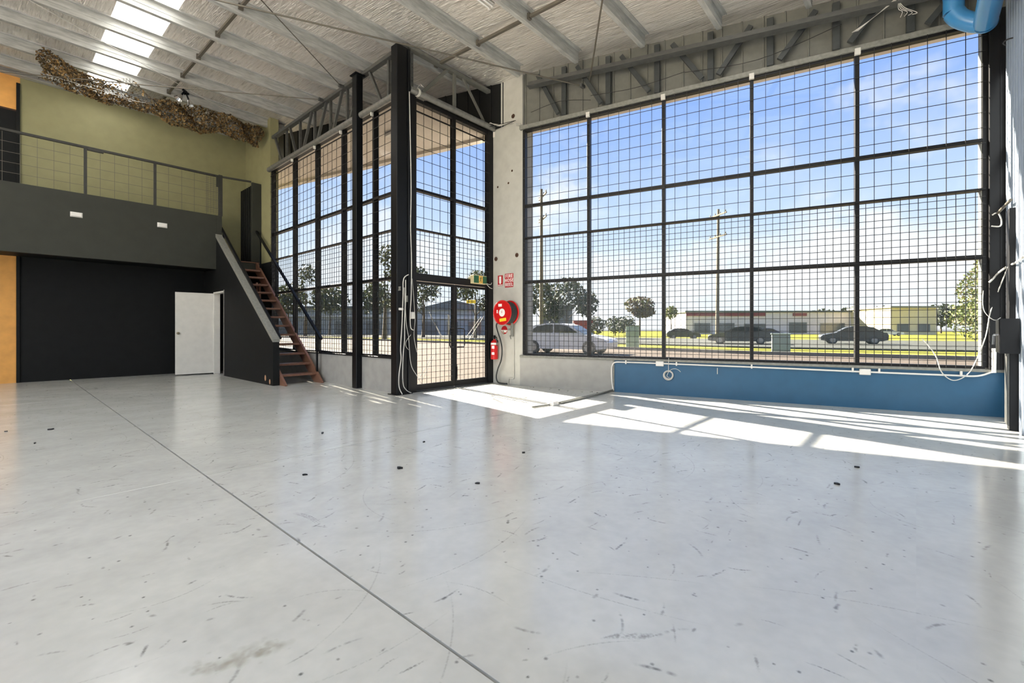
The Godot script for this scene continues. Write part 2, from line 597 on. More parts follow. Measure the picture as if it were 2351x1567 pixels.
func build_rods() -> void:
	var rods := [
		[Vector3(-0.9, 6.02, -13.7), Vector3(4.55, 6.02, -9.5), 0.011, "brown bracing rod running from the back wall past the camouflage net", 0],
		[Vector3(2.38, 5.86, -7.35), Vector3(7.15, 5.62, -4.62), 0.013, "long diagonal bracing rod meeting the steel chord above the windows", 1],
		[Vector3(7.15, 5.62, -4.46), Vector3(2.2, 5.72, -0.75), 0.013, "bracing rod leaving the window chord bracket away from the stairs", 2],
		[Vector3(0.5, 6.0, -5.77), Vector3(4.55, 6.0, -8.63), 0.008, "thin bracing rod ending at the truss beside the second black column", 3],
	]
	for r in rods:
		var a: Vector3 = r[0]
		var b: Vector3 = r[1]
		if r[4] == 1:
			a = a + (a - b) * 0.9
		var o := base("brace_rod", r[3], "rod", Transform3D.IDENTITY, "", "structure")
		var m := MB.new()
		m.tube([a, a.lerp(b, 0.5) + Vector3.DOWN * 0.02, b], r[2], 8)
		part("rod", m, M.rod, o)
		var e := MB.new()
		e.box(b + Vector3(-0.05, -0.03, -0.03), b + Vector3(0.06, 0.03, 0.03), 0.008)
		part("end_bracket", e, M.grey_steel, o)

# ------------------------------------------------------------------ walls
func build_walls() -> void:
	var w := structure("wall_back", "back wall painted black below the walkway and olive green above, orange beyond the post")
	part("black_panel", boxed(Vector3(0.29, 0, -14.35), Vector3(4.62, 2.75, -14.15)), M.black_wall, w)
	part("green_panel", boxed(Vector3(0.29, 2.75, -14.35), Vector3(4.62, 6.9, -14.15)), M.green, w)
	part("orange_panel", boxed(Vector3(REAR - 0.2, 0, -14.35), Vector3(0.29, 6.9, -14.15)), M.orange, w)
	part("black_upper_panel", boxed(Vector3(-4.0, 2.87, -14.15), Vector3(0.235, 5.70, -14.135)), M.black_wall, w)
	part("edge_post", boxed(Vector3(0.235, 0, -14.15), Vector3(0.29, 6.3, -14.11), 0.004), M.black, w)
	part("edge_strip", boxed(Vector3(-4.0, 5.70, -14.15), Vector3(0.235, 5.735, -14.14)), M.rust, w)

	w = structure("wall_mezzanine_end", "olive green return wall between the mezzanine and the window frame")
	part("green_panel", boxed(Vector3(4.62, 2.86, -14.35), Vector3(4.82, 6.8, -12.40)), M.green, w)
	part("lower_panel", boxed(Vector3(4.62, 0, -14.35), Vector3(4.82, 2.86, -12.40)), M.black_wall, w)

	w = structure("wall_right", "pale blue-grey painted side wall of ribbed sheet")
	var b := boxed(Vector3(REAR - 0.2, 0, 0.85), Vector3(8.62, 6.4, 1.05))
	part("wall_body", b, M.right_wall, w)
	for k in 40:
		var x := 8.35 - k * 0.19
		part("sheet_rib", boxed(Vector3(x - 0.03, 0.0, 0.842), Vector3(x + 0.03, 5.85, 0.852), 0.006), M.right_wall, w)

	w = structure("wall_rear", "unseen rear wall with a wide opening added to let daylight in")
	for r in [[-14.35, -7.4, 0.0, 6.9], [0.3, 1.05, 0.0, 6.4], [-7.4, 0.3, 5.3, 6.7]]:  # the gap between these panels is an added opening for daylight
		part("wall_panel", boxed(Vector3(REAR - 0.2, r[2], r[0]), Vector3(REAR, r[3], r[1])), M.white_wall, w)

	w = structure("wall_dado_stair", "low grey rendered wall under the glazing beside the stairs")
	part("wall_body", boxed(Vector3(4.62, 0, -12.40), Vector3(4.76, 0.60, -6.72)), M.dado, w)
	part("sill", boxed(Vector3(4.60, 0.60, -12.40), Vector3(4.78, 0.63, -6.72), 0.005), M.frame, w)

	var f := facade()
	w = structure("wall_dado_front", "low wall under the street windows, grey end and long blue stretch", f)
	part("grey_panel", boxed(Vector3(-0.02, 0, -0.16), Vector3(1.88, 0.57, 0.0)), M.dado, w)
	part("blue_panel", boxed(Vector3(1.885, 0, -0.16), Vector3(6.92, 0.57, -0.012)), M.blue, w)
	part("sill", boxed(Vector3(-0.02, 0.57, -0.16), Vector3(6.92, 0.61, 0.02), 0.006), M.cap, w)
	var seep := MB.new()
	seep.box(Vector3(1.86, 0, -0.002), Vector3(1.888, 0.57, 0.006))
	part("joint_cover", seep, M.cap, w)

	# pier between the entry and the street windows
	w = structure("wall_pier", "white rendered pier carrying the hose reel and fire signs")
	part("wall_body", boxed(Vector3(6.93, 0, -6.82), Vector3(7.25, 6.24, -5.86), 0.006), M.white_wall, w)
	part("edge_strip", boxed(Vector3(6.915, 5.2, -5.97), Vector3(6.93, 6.2, -5.86)), M.white_wall, w)
	for p in [[-6.62, 5.42], [-6.12, 5.45], [-6.60, 2.60], [-6.02, 2.62], [-6.55, 4.1], [-6.25, 4.12], [-6.15, 4.35]]:
		var bolt := MB.new()
		var big: float = 1.0 if p[1] < 3.0 or p[1] > 5.0 else 0.5
		bolt.lathe([Vector2(0, 0.03), Vector2(0.022, 0.028), Vector2(0.03, 0.012), Vector2(0.045, 0.006), Vector2(0.045, 0.0)], 10, Transform3D(Basis(Vector3.UP, Vector3.LEFT, Vector3.BACK).scaled(Vector3.ONE * big), Vector3(6.93, p[1], p[0])))
		part("bolt", bolt, M.rust, w)

	# upper facade: sheeted wall over the windows and over the recessed entry
	w = structure("wall_front_upper", "grey sheeted wall behind the truss above the street windows", f)
	var t := -8.75
	while t < 7.1:
		var wdt := 0.295
		var back := -0.03 if t > -0.1 else -0.16
		var zt := PZ + UZ * t
		var top := roof(zt) + 0.02
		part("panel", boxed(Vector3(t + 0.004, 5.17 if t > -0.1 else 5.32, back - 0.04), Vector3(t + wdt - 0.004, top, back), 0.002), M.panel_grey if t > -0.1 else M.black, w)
		part("seam", boxed(Vector3(t - 0.012, 5.17 if t > -0.1 else 5.32, back - 0.005), Vector3(t + 0.012, top, back + 0.02), 0.004), M.panel_grey if t > -0.1 else M.black, w)  # over the entry coloured black to darken the void behind the trusses
		t += wdt
	part("fascia", boxed(Vector3(-8.8, 5.17, -0.34), Vector3(7.3, 6.75, -0.20)), M.soffit, w)
	var sof := MB.new()
	sof.prism(PackedVector2Array([Vector2(4.80, -14.4), Vector2(facade_x(-14.4) + 0.30, -14.4), Vector2(facade_x(-5.9) + 0.30, -5.9), Vector2(6.95, -5.9), Vector2(6.95, -6.79), Vector2(4.86, -6.79), Vector2(4.80, -6.85)]), -5.24, -5.30, Transform3D(Basis(Vector3.RIGHT, Vector3.BACK, Vector3.DOWN), Vector3.ZERO))
	var s := structure("ceiling_entry", "beige soffit over the recessed entry outside the glass")
	part("soffit", sof, M.soffit, s)
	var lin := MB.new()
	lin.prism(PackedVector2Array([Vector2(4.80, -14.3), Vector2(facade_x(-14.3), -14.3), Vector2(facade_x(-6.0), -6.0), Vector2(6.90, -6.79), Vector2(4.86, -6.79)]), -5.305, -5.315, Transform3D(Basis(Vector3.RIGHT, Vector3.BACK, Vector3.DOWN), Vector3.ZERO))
	part("void_darkening_sheet", lin, M.black, s)  # black sheet added to make the void above the soffit dark
	part("soffit_light", boxed(Vector3(5.36, 5.17, -8.35), Vector3(5.62, 5.24, -7.95), 0.02), M.sign_white, s)
	# head over the street windows closing the gap to the sheeting
	part("head", boxed(Vector3(-0.05, 5.13, -0.36), Vector3(7.3, 5.17, -0.06)), M.soffit, w)

func build_columns() -> void:
	var c := structure("steel_column", "tall black steel column at the corner of the entry glazing")
	part("shaft", boxed(Vector3(4.50, 0, -6.80), Vector3(4.72, 6.02, -6.62), 0.008), M.steel_black, c)
	part("flange", boxed(Vector3(4.72, 0, -6.80), Vector3(4.76, 6.0, -6.60), 0.004), M.steel_black, c)
	part("base_plate", boxed(Vector3(4.46, 0, -6.84), Vector3(4.80, 0.012, -6.58), 0.003), M.steel_black, c)
	c = structure("steel_column", "black steel column standing before the glazing beside the stairs")
	part("shaft", boxed(Vector3(4.50, 0, -8.11), Vector3(4.64, 5.98, -7.95), 0.008), M.steel_black, c)
	part("cap_plate", boxed(Vector3(4.47, 5.98, -8.14), Vector3(4.67, 6.0, -7.92)), M.steel_black, c)
	c = structure("steel_column", "short post cleat with bolt holes above the entry corner")
	var b := boxed(Vector3(4.80, 5.40, -6.66), Vector3(4.86, 6.02, -6.645), 0.002)
	b.box(Vector3(4.795, 5.40, -6.80), Vector3(4.805, 6.06, -6.645), 0.002)
	part("angle", b, M.grey_steel, c)
	for y in [5.50, 5.56, 5.74, 5.80, 5.98]:
		part("bolt_hole", boxed(Vector3(4.823, y - 0.008, -6.6455), Vector3(4.84, y + 0.008, -6.643)), M.wire, c)
	# the dark corner post by the right wall with its black box
	c = structure("steel_column", "dark steel post between the street windows and the pale blue side wall", facade())
	part("shaft", boxed(Vector3(6.76, 0.61, -0.12), Vector3(6.98, 5.20, 0.045), 0.004), M.frame, c)
	part("ridge", boxed(Vector3(6.86, 0.61, 0.045), Vector3(6.875, 5.15, 0.052)), M.frame, c)
	c = structure("steel_column", "black steel stanchion standing on the floor under the black box")
	part("shaft", boxed(Vector3(7.45, 0.0, 0.775), Vector3(7.62, 0.90, 0.85), 0.003), M.steel_black, c)
	part("flange", boxed(Vector3(7.445, 0.05, 0.762), Vector3(7.70, 0.90, 0.775), 0.002), M.grey_steel, c)
	part("upper_shaft", boxed(Vector3(7.62, 0.90, 0.79), Vector3(7.86, 2.5, 0.85), 0.003), M.frame, c)

func build_trusses() -> void:
	# over the stair glazing
	var c := structure("roof_truss", "dark steel lattice truss over the glazing beside the stairs")
	var x := 4.70
	part("top_chord", boxed(Vector3(x - 0.05, 6.03, -12.40), Vector3(x + 0.05, 6.10, -6.66), 0.004), M.grey_steel, c)
	for d in [[-12.30, -11.85], [-11.42, -11.06], [-10.22, -10.67], [-9.53, -9.96], [-8.85, -9.25], [-8.15, -8.55], [-7.82, -7.38]]:
		var b := MB.new()
		b.bar(Vector3(x, 6.06, d[0]), Vector3(x, 5.30, d[1]), 0.05, 0.05)
		part("web", b, M.grey_steel, c)
	for z in [-11.66, -10.90, -10.15, -9.41, -8.70, -7.21]:
		var b := MB.new()
		b.bar(Vector3(x + 0.03, 6.06, z), Vector3(x + 0.03, 5.28, z), 0.05, 0.05)
		part("web", b, M.grey_steel, c)
	# over the entry doors
	c = structure("roof_truss", "grey steel lattice truss over the entry doors")
	var z := -6.75
	part("top_chord", boxed(Vector3(4.76, 6.10, z - 0.05), Vector3(7.0, 6.16, z + 0.06), 0.004), M.panel_grey, c)
	for d in [[5.73, 5.13, 0.06], [6.12, 6.71, 0.045]]:
		var b := MB.new()
		b.bar(Vector3(d[0], 6.12, z + 0.01), Vector3(d[1], 5.45, z + 0.01), 0.035, d[2])
		part("web", b, M.panel_grey, c)
	var vb := MB.new()
	vb.box(Vector3(5.87, 5.40, z - 0.02), Vector3(5.93, 6.12, z + 0.03), 0.003)
	part("web", vb, M.panel_grey, c)
	part("end_post", boxed(Vector3(6.87, 5.40, z - 0.03), Vector3(6.92, 6.12, z + 0.03), 0.003), M.grey_steel, c)
	# along the street windows, under the purlin ends
	c = structure("roof_truss", "grey steel truss and sloping chord above the street windows", facade())
	var cb := MB.new()
	cb.bar(Vector3(0.30, 5.78, 0.25), Vector3(7.0, 5.44, 0.25), 0.09, 0.10)
	cb.bar(Vector3(0.30, 5.735, 0.31), Vector3(7.0, 5.395, 0.31), 0.09, 0.012)
	part("chord", cb, M.grey_steel, c)
	for t in [0.94, 1.79, 2.64, 3.48, 4.32, 5.15, 5.98]:
		part("web", boxed(Vector3(t - 0.045, 5.16, 0.02), Vector3(t + 0.045, roof(PZ + UZ * t) - 0.09, 0.07), 0.003), M.web, c)
	for d in [[0.42, 0.85], [1.22, 1.68], [2.04, 2.52], [2.90, 3.36], [4.06, 3.60], [4.90, 4.44], [5.72, 5.30], [6.55, 6.14]]:
		var b := MB.new()
		b.bar(Vector3(d[0], roof(PZ + UZ * d[0]) - 0.17, 0.10), Vector3(d[1], 5.18, 0.12), 0.05, 0.075)
		part("web", b, M.web, c)

# ------------------------------------------------------------------ glazing
func wire_grid(x0: float, x1: float, y0: float, y1: float, nx: int, ny: int, z: float, r: float) -> MB:
	var b := MB.new()
	for i in range(1, nx):
		var x := lerpf(x0, x1, float(i) / nx)
		b.box(Vector3(x - r, y0, z - r), Vector3(x + r, y1, z + r))
	for j in range(1, ny):
		var y := lerpf(y0, y1, float(j) / ny)
		b.box(Vector3(x0, y - r, z + r), Vector3(x1, y + r, z + 3.0 * r))
	return b

func glazing(w: Node3D, xs: Array, ys: Array, half: float, d0: float, d1: float, thick: Array) -> void:
	# xs: mullion centres; ys: transom centres with thick their half heights
	for x in xs:
		part("mullion", boxed(Vector3(x - half, ys[0], d0), Vector3(x + half, ys[-1], d1), 0.003), M.frame, w)
	for j in ys.size():
		part("transom", boxed(Vector3(xs[0], ys[j] - thick[j], d0 + 0.01), Vector3(xs[-1], ys[j] + thick[j], d1 - 0.004), 0.003), M.frame, w)
	for i in xs.size() - 1:
		for j in ys.size() - 1:
			for z in [lerpf(d0, d1, 0.30), lerpf(d0, d1, 0.42)]:
				var p := MB.new()
				p.quad(Vector3(xs[i] + half, ys[j] + thick[j], z), Vector3(xs[i + 1] - half, ys[j] + thick[j], z), Vector3(xs[i + 1] - half, ys[j + 1] - thick[j + 1], z), Vector3(xs[i] + half, ys[j + 1] - thick[j + 1], z), Vector3.BACK)
				part("pane", p, M.glass_low if j == 0 else M.glass, w)

func build_windows() -> void:
	# street windows
	var w := structure("window_1", "tall black-framed street windows behind welded wire security mesh", facade())
	var xs := [0.065, 1.400, 2.735, 4.070, 5.405, 6.735]
	glazing(w, xs, [0.625, 2.06, 2.93, 3.57, 5.08], 0.026, -0.11, 0.0, [0.022, 0.028, 0.012, 0.024, 0.03])
	for i in 5:
		part("wire_mesh", wire_grid(xs[i], xs[i + 1], 0.61, 2.93, 14, 24, 0.012, 0.0036), M.wire, w)
		part("wire_mesh", wire_grid(xs[i], xs[i + 1], 2.93, 5.10, 7, 11, 0.012, 0.0036), M.wire, w)
		part("tie_bar", boxed(Vector3(xs[i], 2.918, 0.004), Vector3(xs[i + 1], 2.942, 0.03), 0.002), M.frame, w)
	part("head_rail", boxed(Vector3(-0.02, 5.09, -0.05), Vector3(6.92, 5.165, 0.035), 0.006), M.cap, w)
	part("reveal_trim", boxed(Vector3(6.70, 0.64, -0.10), Vector3(6.722, 5.05, -0.012)), M.cap, w)
	for x in xs.slice(1, 5):
		part("bracket", boxed(Vector3(x - 0.035, 5.03, 0.0), Vector3(x + 0.035, 5.12, 0.042), 0.003), M.white_paint, w)
	# glazing beside the stairs, facing the room's -x
	var side := Transform3D(Basis(Vector3.BACK, Vector3.UP, Vector3.LEFT), Vector3(4.64, 0, 0))
	w = structure("window_2", "black-framed glass wall with wire mesh beside the stairs", side)
	var zs := [-12.39, -11.085, -9.925, -8.765, -7.595, -6.78]
	glazing(w, zs, [0.645, 2.04, 2.90, 3.56, 5.22], 0.026, -0.11, 0.0, [0.02, 0.027, 0.012, 0.024, 0.03])
	for i in 5:
		var cols := int(round((zs[i + 1] - zs[i]) / 0.1))
		part("wire_mesh", wire_grid(zs[i], zs[i + 1], 0.63, 2.90, cols, 23, 0.012, 0.0036), M.wire, w)
		part("wire_mesh", wire_grid(zs[i], zs[i + 1], 2.90, 5.04, maxi(3, cols / 2), 11, 0.012, 0.0036), M.wire, w)
		part("tie_bar", boxed(Vector3(zs[i], 5.03, 0.0), Vector3(zs[i + 1], 5.05, 0.02), 0.002), M.frame, w)
		if i > 0:
			part("clip", boxed(Vector3(zs[i] - 0.015, 5.10, 0.0), Vector3(zs[i] + 0.015, 5.20, 0.05), 0.004), M.white_paint, w)
	var hp := MB.new()
	hp.tube([Vector3(-12.45, 5.22, 0.04), Vector3(-6.80, 5.22, 0.04)], 0.058, 16)
	part("head_pipe", hp, M.pipe, w)
	# fixed lights over the entry doors
	w = structure("window_3", "black-framed fixed glazing with mesh over the entry doors", Transform3D(Basis.IDENTITY, Vector3(0, 0, -6.70)))
	var dx := [4.93, 5.875, 6.83]
	glazing(w, dx, [2.10, 2.93, 3.64, 5.24], 0.03, -0.11, 0.0, [0.035, 0.012, 0.024, 0.03])
	part("corner_post", boxed(Vector3(4.76, 0, -0.10), Vector3(4.955, 5.30, 0.02), 0.004), M.frame, w)
	part("end_post", boxed(Vector3(6.79, 0, -0.10), Vector3(6.93, 5.30, 0.02), 0.004), M.frame, w)
	for i in 2:
		part("wire_mesh", wire_grid(dx[i], dx[i + 1], 2.12, 2.93, 9, 8, 0.012, 0.0036), M.wire, w)
		part("wire_mesh", wire_grid(dx[i], dx[i + 1], 2.93, 5.22, 5, 11, 0.012, 0.0036), M.wire, w)
		part("tie_bar", boxed(Vector3(dx[i], 5.02, 0.0), Vector3(dx[i + 1], 5.04, 0.02), 0.002), M.frame, w)
	hp = MB.new()
	hp.tube([Vector3(4.78, 5.34, 0.05), Vector3(6.95, 5.34, 0.05)], 0.058, 16)
	part("head_pipe", hp, M.pipe, w)
	var knot := MB.new()
	for k in 4:
		var ring := []
		for i in 13:
			var an := TAU * i / 12.0
			ring.append(Vector3(4.93 + 0.012 * k + 0.01 * sin(an), 5.34 + 0.068 * cos(an), 0.05 + 0.068 * sin(an)))
		knot.tube(ring, 0.006, 6, false)
	knot.tube([Vector3(4.94, 5.42, 0.06), Vector3(4.99, 5.50, 0.08), Vector3(5.04, 5.46, 0.10)], 0.006, 6)
	part("cable_tie", knot, M.cable, w)

func build_entry_doors() -> void:
	var w := structure("door_1", "pair of black-framed glass entry doors with wire mesh", Transform3D(Basis.IDENTITY, Vector3(0, 0, -6.70)))
	part("threshold", boxed(Vector3(4.90, 0, -0.12), Vector3(6.90, 0.015, 0.02), 0.004), M.frame, w)
	part("head", boxed(Vector3(4.93, 2.0, -0.10), Vector3(6.83, 2.08, -0.006), 0.003), M.frame, w)
	for k in 2:
		var x0: float = [4.96, 5.885][k]
		var x1: float = [5.875, 6.80][k]
		var b := MB.new()
		var st := 0.045
		b.box(Vector3(x0, 0.02, -0.06), Vector3(x0 + (0.035 if k == 0 else 0.055), 1.99, -0.01), 0.004)
		b.box(Vector3(x1 - (0.055 if k == 0 else 0.05), 0.02, -0.06), Vector3(x1, 1.99, -0.01), 0.004)
		b.box(Vector3(x0 + st * 0.7, 0.02, -0.058), Vector3(x1 - st, 0.13, -0.012), 0.003)
		b.box(Vector3(x0 + st * 0.7, 1.945, -0.058), Vector3(x1 - st, 1.99, -0.012), 0.003)
		var leaf := part("door_leaf", b, M.frame, w)
		for gz in [-0.048, -0.038]:
			var g := MB.new()
			g.quad(Vector3(x0 + 0.03, 0.13, gz), Vector3(x1 - 0.045, 0.13, gz), Vector3(x1 - 0.045, 1.945, gz), Vector3(x0 + 0.03, 1.945, gz), Vector3.BACK)
			part("pane", g, M.glass, leaf)
		part("wire_mesh", wire_grid(x0 + 0.03, x1 - 0.045, 0.12, 1.95, 8, 17, -0.004, 0.0036), M.wire, leaf)
		var hx: float = 5.83 if k == 0 else 5.945
		var out := -1.0 if k == 0 else 1.0
		var h := MB.new()
		h.tube([Vector3(hx, 1.14, -0.01), Vector3(hx + out * 0.03, 1.14, 0.05), Vector3(hx + out * 0.12, 1.13, 0.055), Vector3(hx + out * 0.13, 1.10, 0.055), Vector3(hx + out * 0.13, 0.82, 0.055), Vector3(hx + out * 0.11, 0.78, 0.055), Vector3(hx + out * 0.03, 0.78, 0.05), Vector3(hx, 0.78, -0.01)], 0.012, 8)
		part("handle", h, M.steel_black, leaf)
	var bolt := MB.new()
	bolt.box(Vector3(5.905, 0.16, -0.012), Vector3(5.93, 0.40, 0.02), 0.004)
	bolt.tube([Vector3(5.917, 0.10, 0.01), Vector3(5.917, 0.44, 0.01)], 0.007, 8)
	part("floor_bolt", bolt, M.steel_black, w)
	var tape := MB.new()
	for s in [[5.28, 1.44, 5.56, 0.98], [5.32, 1.36, 5.60, 0.96], [6.20, 0.96, 6.62, 1.38], [6.28, 0.92, 6.70, 1.40], [5.04, 0.22, 5.36, 0.66], [5.12, 0.20, 5.44, 0.70]]:
		tape.bar(Vector3(s[0], s[1], -0.034), Vector3(s[2], s[3], -0.034), 0.012, 0.002, Vector3.BACK)
	part("tape_strip", tape, M.cable, w)
	part("lock_plate", boxed(Vector3(5.70, 1.02, -0.01), Vector3(5.74, 1.40, 0.004), 0.002), M.cap, w)

# ------------------------------------------------------------------ mezzanine and stairs
func build_mezzanine() -> void:
	var m := structure("wall_mezzanine", "black walkway front spanning above the black back wall")
	part("fascia", boxed(Vector3(REAR, 2.63, -13.21), Vector3(3.62, 3.985, -13.13), 0.006), M.fascia, m)
	part("deck", boxed(Vector3(REAR, 2.66, -14.15), Vector3(4.62, 2.86, -13.21)), M.black_wall, m)
	part("landing", boxed(Vector3(3.74, 2.66, -13.21), Vector3(4.62, 2.86, -13.02), 0.004), M.fascia, m)
	part("landing_nosing", boxed(Vector3(3.74, 2.86, -13.06), Vector3(4.62, 2.885, -12.99), 0.004), M.timber, m)
	part("end_return", boxed(Vector3(3.62, 2.86, -13.21), Vector3(3.74, 3.985, -13.13), 0.006), M.fascia, m)
	var f := base("wall_box", "small white rectangular box on the black walkway front, nearer the orange wall", "wall box", Transform3D.IDENTITY, "boxes on the walkway front")
	part("cover", boxed(Vector3(0.985, 3.475, -13.13), Vector3(1.155, 3.56, -13.085), 0.008), M.white_plastic, f)
	part("back_plate", boxed(Vector3(0.975, 3.465, -13.13), Vector3(1.165, 3.57, -13.12), 0.003), M.white_plastic, f)
	f = base("wall_box", "small white rectangular box on the black walkway front, nearer the stairs", "wall box", Transform3D.IDENTITY, "boxes on the walkway front")
	part("cover", boxed(Vector3(2.435, 3.50, -13.13), Vector3(2.605, 3.59, -13.085), 0.008), M.white_plastic, f)
	part("back_plate", boxed(Vector3(2.425, 3.49, -13.13), Vector3(2.615, 3.60, -13.12), 0.003), M.white_plastic, f)
	# balustrade
	var r := base("balustrade", "dark steel balustrade with wire mesh on the walkway front", "balustrade")
	part("top_rail", boxed(Vector3(REAR + 2.0, 4.955, -13.19), Vector3(3.74, 5.005, -13.14), 0.005), M.rail_grey, r)
	for x in [-4.55, -2.4, -0.2, 1.21, 2.39]:
		part("post", boxed(Vector3(x - 0.025, 3.985, -13.19), Vector3(x + 0.025, 4.955, -13.14), 0.004), M.rail_grey, r)
	part("post", boxed(Vector3(3.67, 3.985, -13.20), Vector3(3.755, 5.02, -13.135), 0.004), M.rail_grey, r)
	part("rail_sleeve", boxed(Vector3(1.24, 4.925, -13.195), Vector3(1.50, 4.96, -13.135), 0.005), M.rail_grey, r)
	var spans := [[-4.55, -2.4], [-2.4, -0.2], [-0.2, 1.21], [1.21, 2.39], [2.39, 3.67]]
	for s in spans:
		var nx := int(round((s[1] - s[0]) / 0.235))
		part("wire_mesh", wire_grid(s[0], s[1], 3.97, 4.96, nx, 5, -13.165, 0.003), M.rod, r)
	part("wire_mesh", wire_grid(3.38, 3.68, 4.02, 4.94, 5, 20, -13.155, 0.0025), M.rod, r)
	var ext := MB.new()
	ext.bar(Vector3(3.73, 4.985, -13.165), Vector3(4.38, 4.985, -13.03), 0.04, 0.04)
	part("return_rail", ext, M.rail_grey, r)
	part("bracket", boxed(Vector3(3.61, 4.70, -13.135), Vector3(3.70, 4.98, -13.12), 0.003), M.fascia, r)
	# slatted black cabinet at the head of the stairs
	var p := base("slatted_cabinet", "tall black slatted cabinet with charcoal end panel at the head of the stairs", "cabinet")
	part("end_panel", boxed(Vector3(4.385, 2.89, -13.05), Vector3(4.615, 4.97, -12.99), 0.004), M.fascia, p)
	part("back_panel", boxed(Vector3(4.45, 2.89, -13.85), Vector3(4.61, 4.88, -13.05)), M.black_wall, p)
	for k in 6:
		var z := -13.84 + k * 0.135
		part("slat", boxed(Vector3(4.39, 2.89, z), Vector3(4.45, 4.90, z + 0.075), 0.004), M.black, p)

func build_stairs() -> void:
	# enclosing wall with the storeroom doorway
	var w := structure("wall_stair", "black sloping wall enclosing the stairs with a grey capping and a storeroom doorway")
	var side := Transform3D(Basis(Vector3.BACK, Vector3.UP, Vector3.LEFT), Vector3(3.73, 0, 0))
	var poly := PackedVector2Array([Vector2(-9.55, 0), Vector2(-9.55, 0.88), Vector2(-13.13, 3.44), Vector2(-13.13, 2.64), Vector2(-14.15, 2.64), Vector2(-14.15, 0), Vector2(-13.32, 0), Vector2(-13.32, 2.06), Vector2(-12.50, 2.06), Vector2(-12.50, 0)])
	var b := MB.new()
	b.prism(poly, 0.0, 0.12, side)
	part("wall_body", b, M.black_wall, w)
	b = MB.new()
	b.prism(PackedVector2Array([Vector2(-9.54, 0.87), Vector2(-9.54, 0.93), Vector2(-13.14, 3.52), Vector2(-13.14, 3.44)]), -0.006, 0.135, side)
	part("capping", b, M.cap, w)
	for q in [[-9.95, 0.13, 0.05, 0.035], [-9.72, 0.07, 0.025, 0.03]]:
		b = MB.new()
		b.lathe([Vector2(0, 0.004), Vector2(q[3], 0.003), Vector2(q[3] * 1.2, 0)], 9, Transform3D(Basis(Vector3.UP * 1.5, Vector3.LEFT, Vector3.BACK), Vector3(3.61, q[1], q[0])))
		part("chip", b, mat(Color(0.72, 0.55, 0.42), 0.9), w)
	# storeroom door
	var d := structure("door_2", "white flush storeroom door standing wide open before the black wall")
	part("jamb", boxed(Vector3(3.60, 0, -13.32), Vector3(3.74, 2.06, -13.275), 0.004), M.white_paint, d)
	part("jamb", boxed(Vector3(3.60, 0, -12.54), Vector3(3.74, 2.06, -12.50), 0.004), M.black, d)
	part("head_jamb", boxed(Vector3(3.60, 2.02, -13.275), Vector3(3.74, 2.06, -12.54), 0.004), M.white_paint, d)
	part("edge_bead", boxed(Vector3(3.592, 0.0, -12.515), Vector3(3.61, 2.08, -12.495), 0.003), M.pipe, d)
	var leaf := Transform3D(Basis(Vector3.UP, deg_to_rad(-5.5)), Vector3(3.62, 0, -13.33))
	var lf := part("door_leaf", boxed(Vector3(-0.80, 0.025, -0.018), Vector3(0.0, 2.03, 0.018), 0.003, leaf), M.white_paint, d)
	b = MB.new()
	b.lathe([Vector2(0, 0.055), Vector2(0.018, 0.054), Vector2(0.028, 0.045), Vector2(0.028, 0.035), Vector2(0.012, 0.025), Vector2(0.012, 0.008), Vector2(0.032, 0.006), Vector2(0.032, 0.0)], 16, leaf * Transform3D(Basis(Vector3.RIGHT, Vector3.BACK, Vector3.DOWN), Vector3(-0.745, 1.03, 0.018)))
	part("door_knob", b, M.brass, lf)
	for y in [0.30, 1.75]:
		b = MB.new()
		b.tube([leaf * Vector3(0.005, y - 0.05, 0.02), leaf * Vector3(0.005, y + 0.05, 0.02)], 0.008, 8)
		part("hinge", b, M.brass, lf)
	# open timber stairs
	var s := base("staircase", "brown timber open-tread stairs with dark steel handrails climbing to the walkway", "stairs")
	for x in [3.76, 4.50]:
		b = MB.new()
		var st := Transform3D(Basis(Vector3.BACK, Vector3.UP, Vector3.LEFT), Vector3(x + 0.022, 0, 0))
		b.prism(PackedVector2Array([Vector2(-9.30, 0), Vector2(-9.30, 0.02), Vector2(-12.95, 2.87), Vector2(-13.03, 2.87), Vector2(-13.03, 2.62), Vector2(-9.66, 0)]), 0.0, 0.044, st)
		part("stringer", b, M.timber, s)
	for k in range(1, 14):
		var y := 0.204 * k
		var zc := -9.55 - (y - 0.10) / 0.785
		part("tread", boxed(Vector3(3.78, y - 0.042, zc - 0.125), Vector3(4.48, y, zc + 0.125), 0.005), M.timber, s)
	part("top_riser", boxed(Vector3(3.78, 2.67, -13.02), Vector3(4.48, 2.85, -12.99)), M.fascia, s)
	b = MB.new()
	b.bar(Vector3(4.50, 3.74, -13.05), Vector3(4.50, 0.92, -9.36), 0.05, 0.045)
	part("handrail", b, M.steel_black, s)
	b = MB.new()
	b.bar(Vector3(3.76, 3.72, -13.28), Vector3(3.76, 0.94, -9.59), 0.05, 0.045)
	part("handrail", b, M.steel_black, s)
	for q in [[4.51, -12.76, 2.72, 3.51], [4.51, -11.74, 1.92, 2.73], [4.51, -10.63, 1.03, 1.88], [4.51, -9.58, 0.20, 1.08], [3.76, -13.1, 2.87, 3.57], [3.76, -11.92, 2.10, 2.68], [3.76, -10.82, 1.20, 1.85], [3.76, -9.70, 0.02, 1.02]]:
		part("baluster", boxed(Vector3(q[0] - 0.018, q[2], q[1] - 0.018), Vector3(q[0] + 0.018, q[3], q[1] + 0.018), 0.003), M.steel_black, s)
	for q in [[4.30, -12.40, 1.0], [4.42, -12.55, 1.2]]:
		part("under_stair_post", boxed(Vector3(q[0] - 0.02, 0, q[1] - 0.02), Vector3(q[0] + 0.02, 2.3, q[1] + 0.02)), M.timber, s)

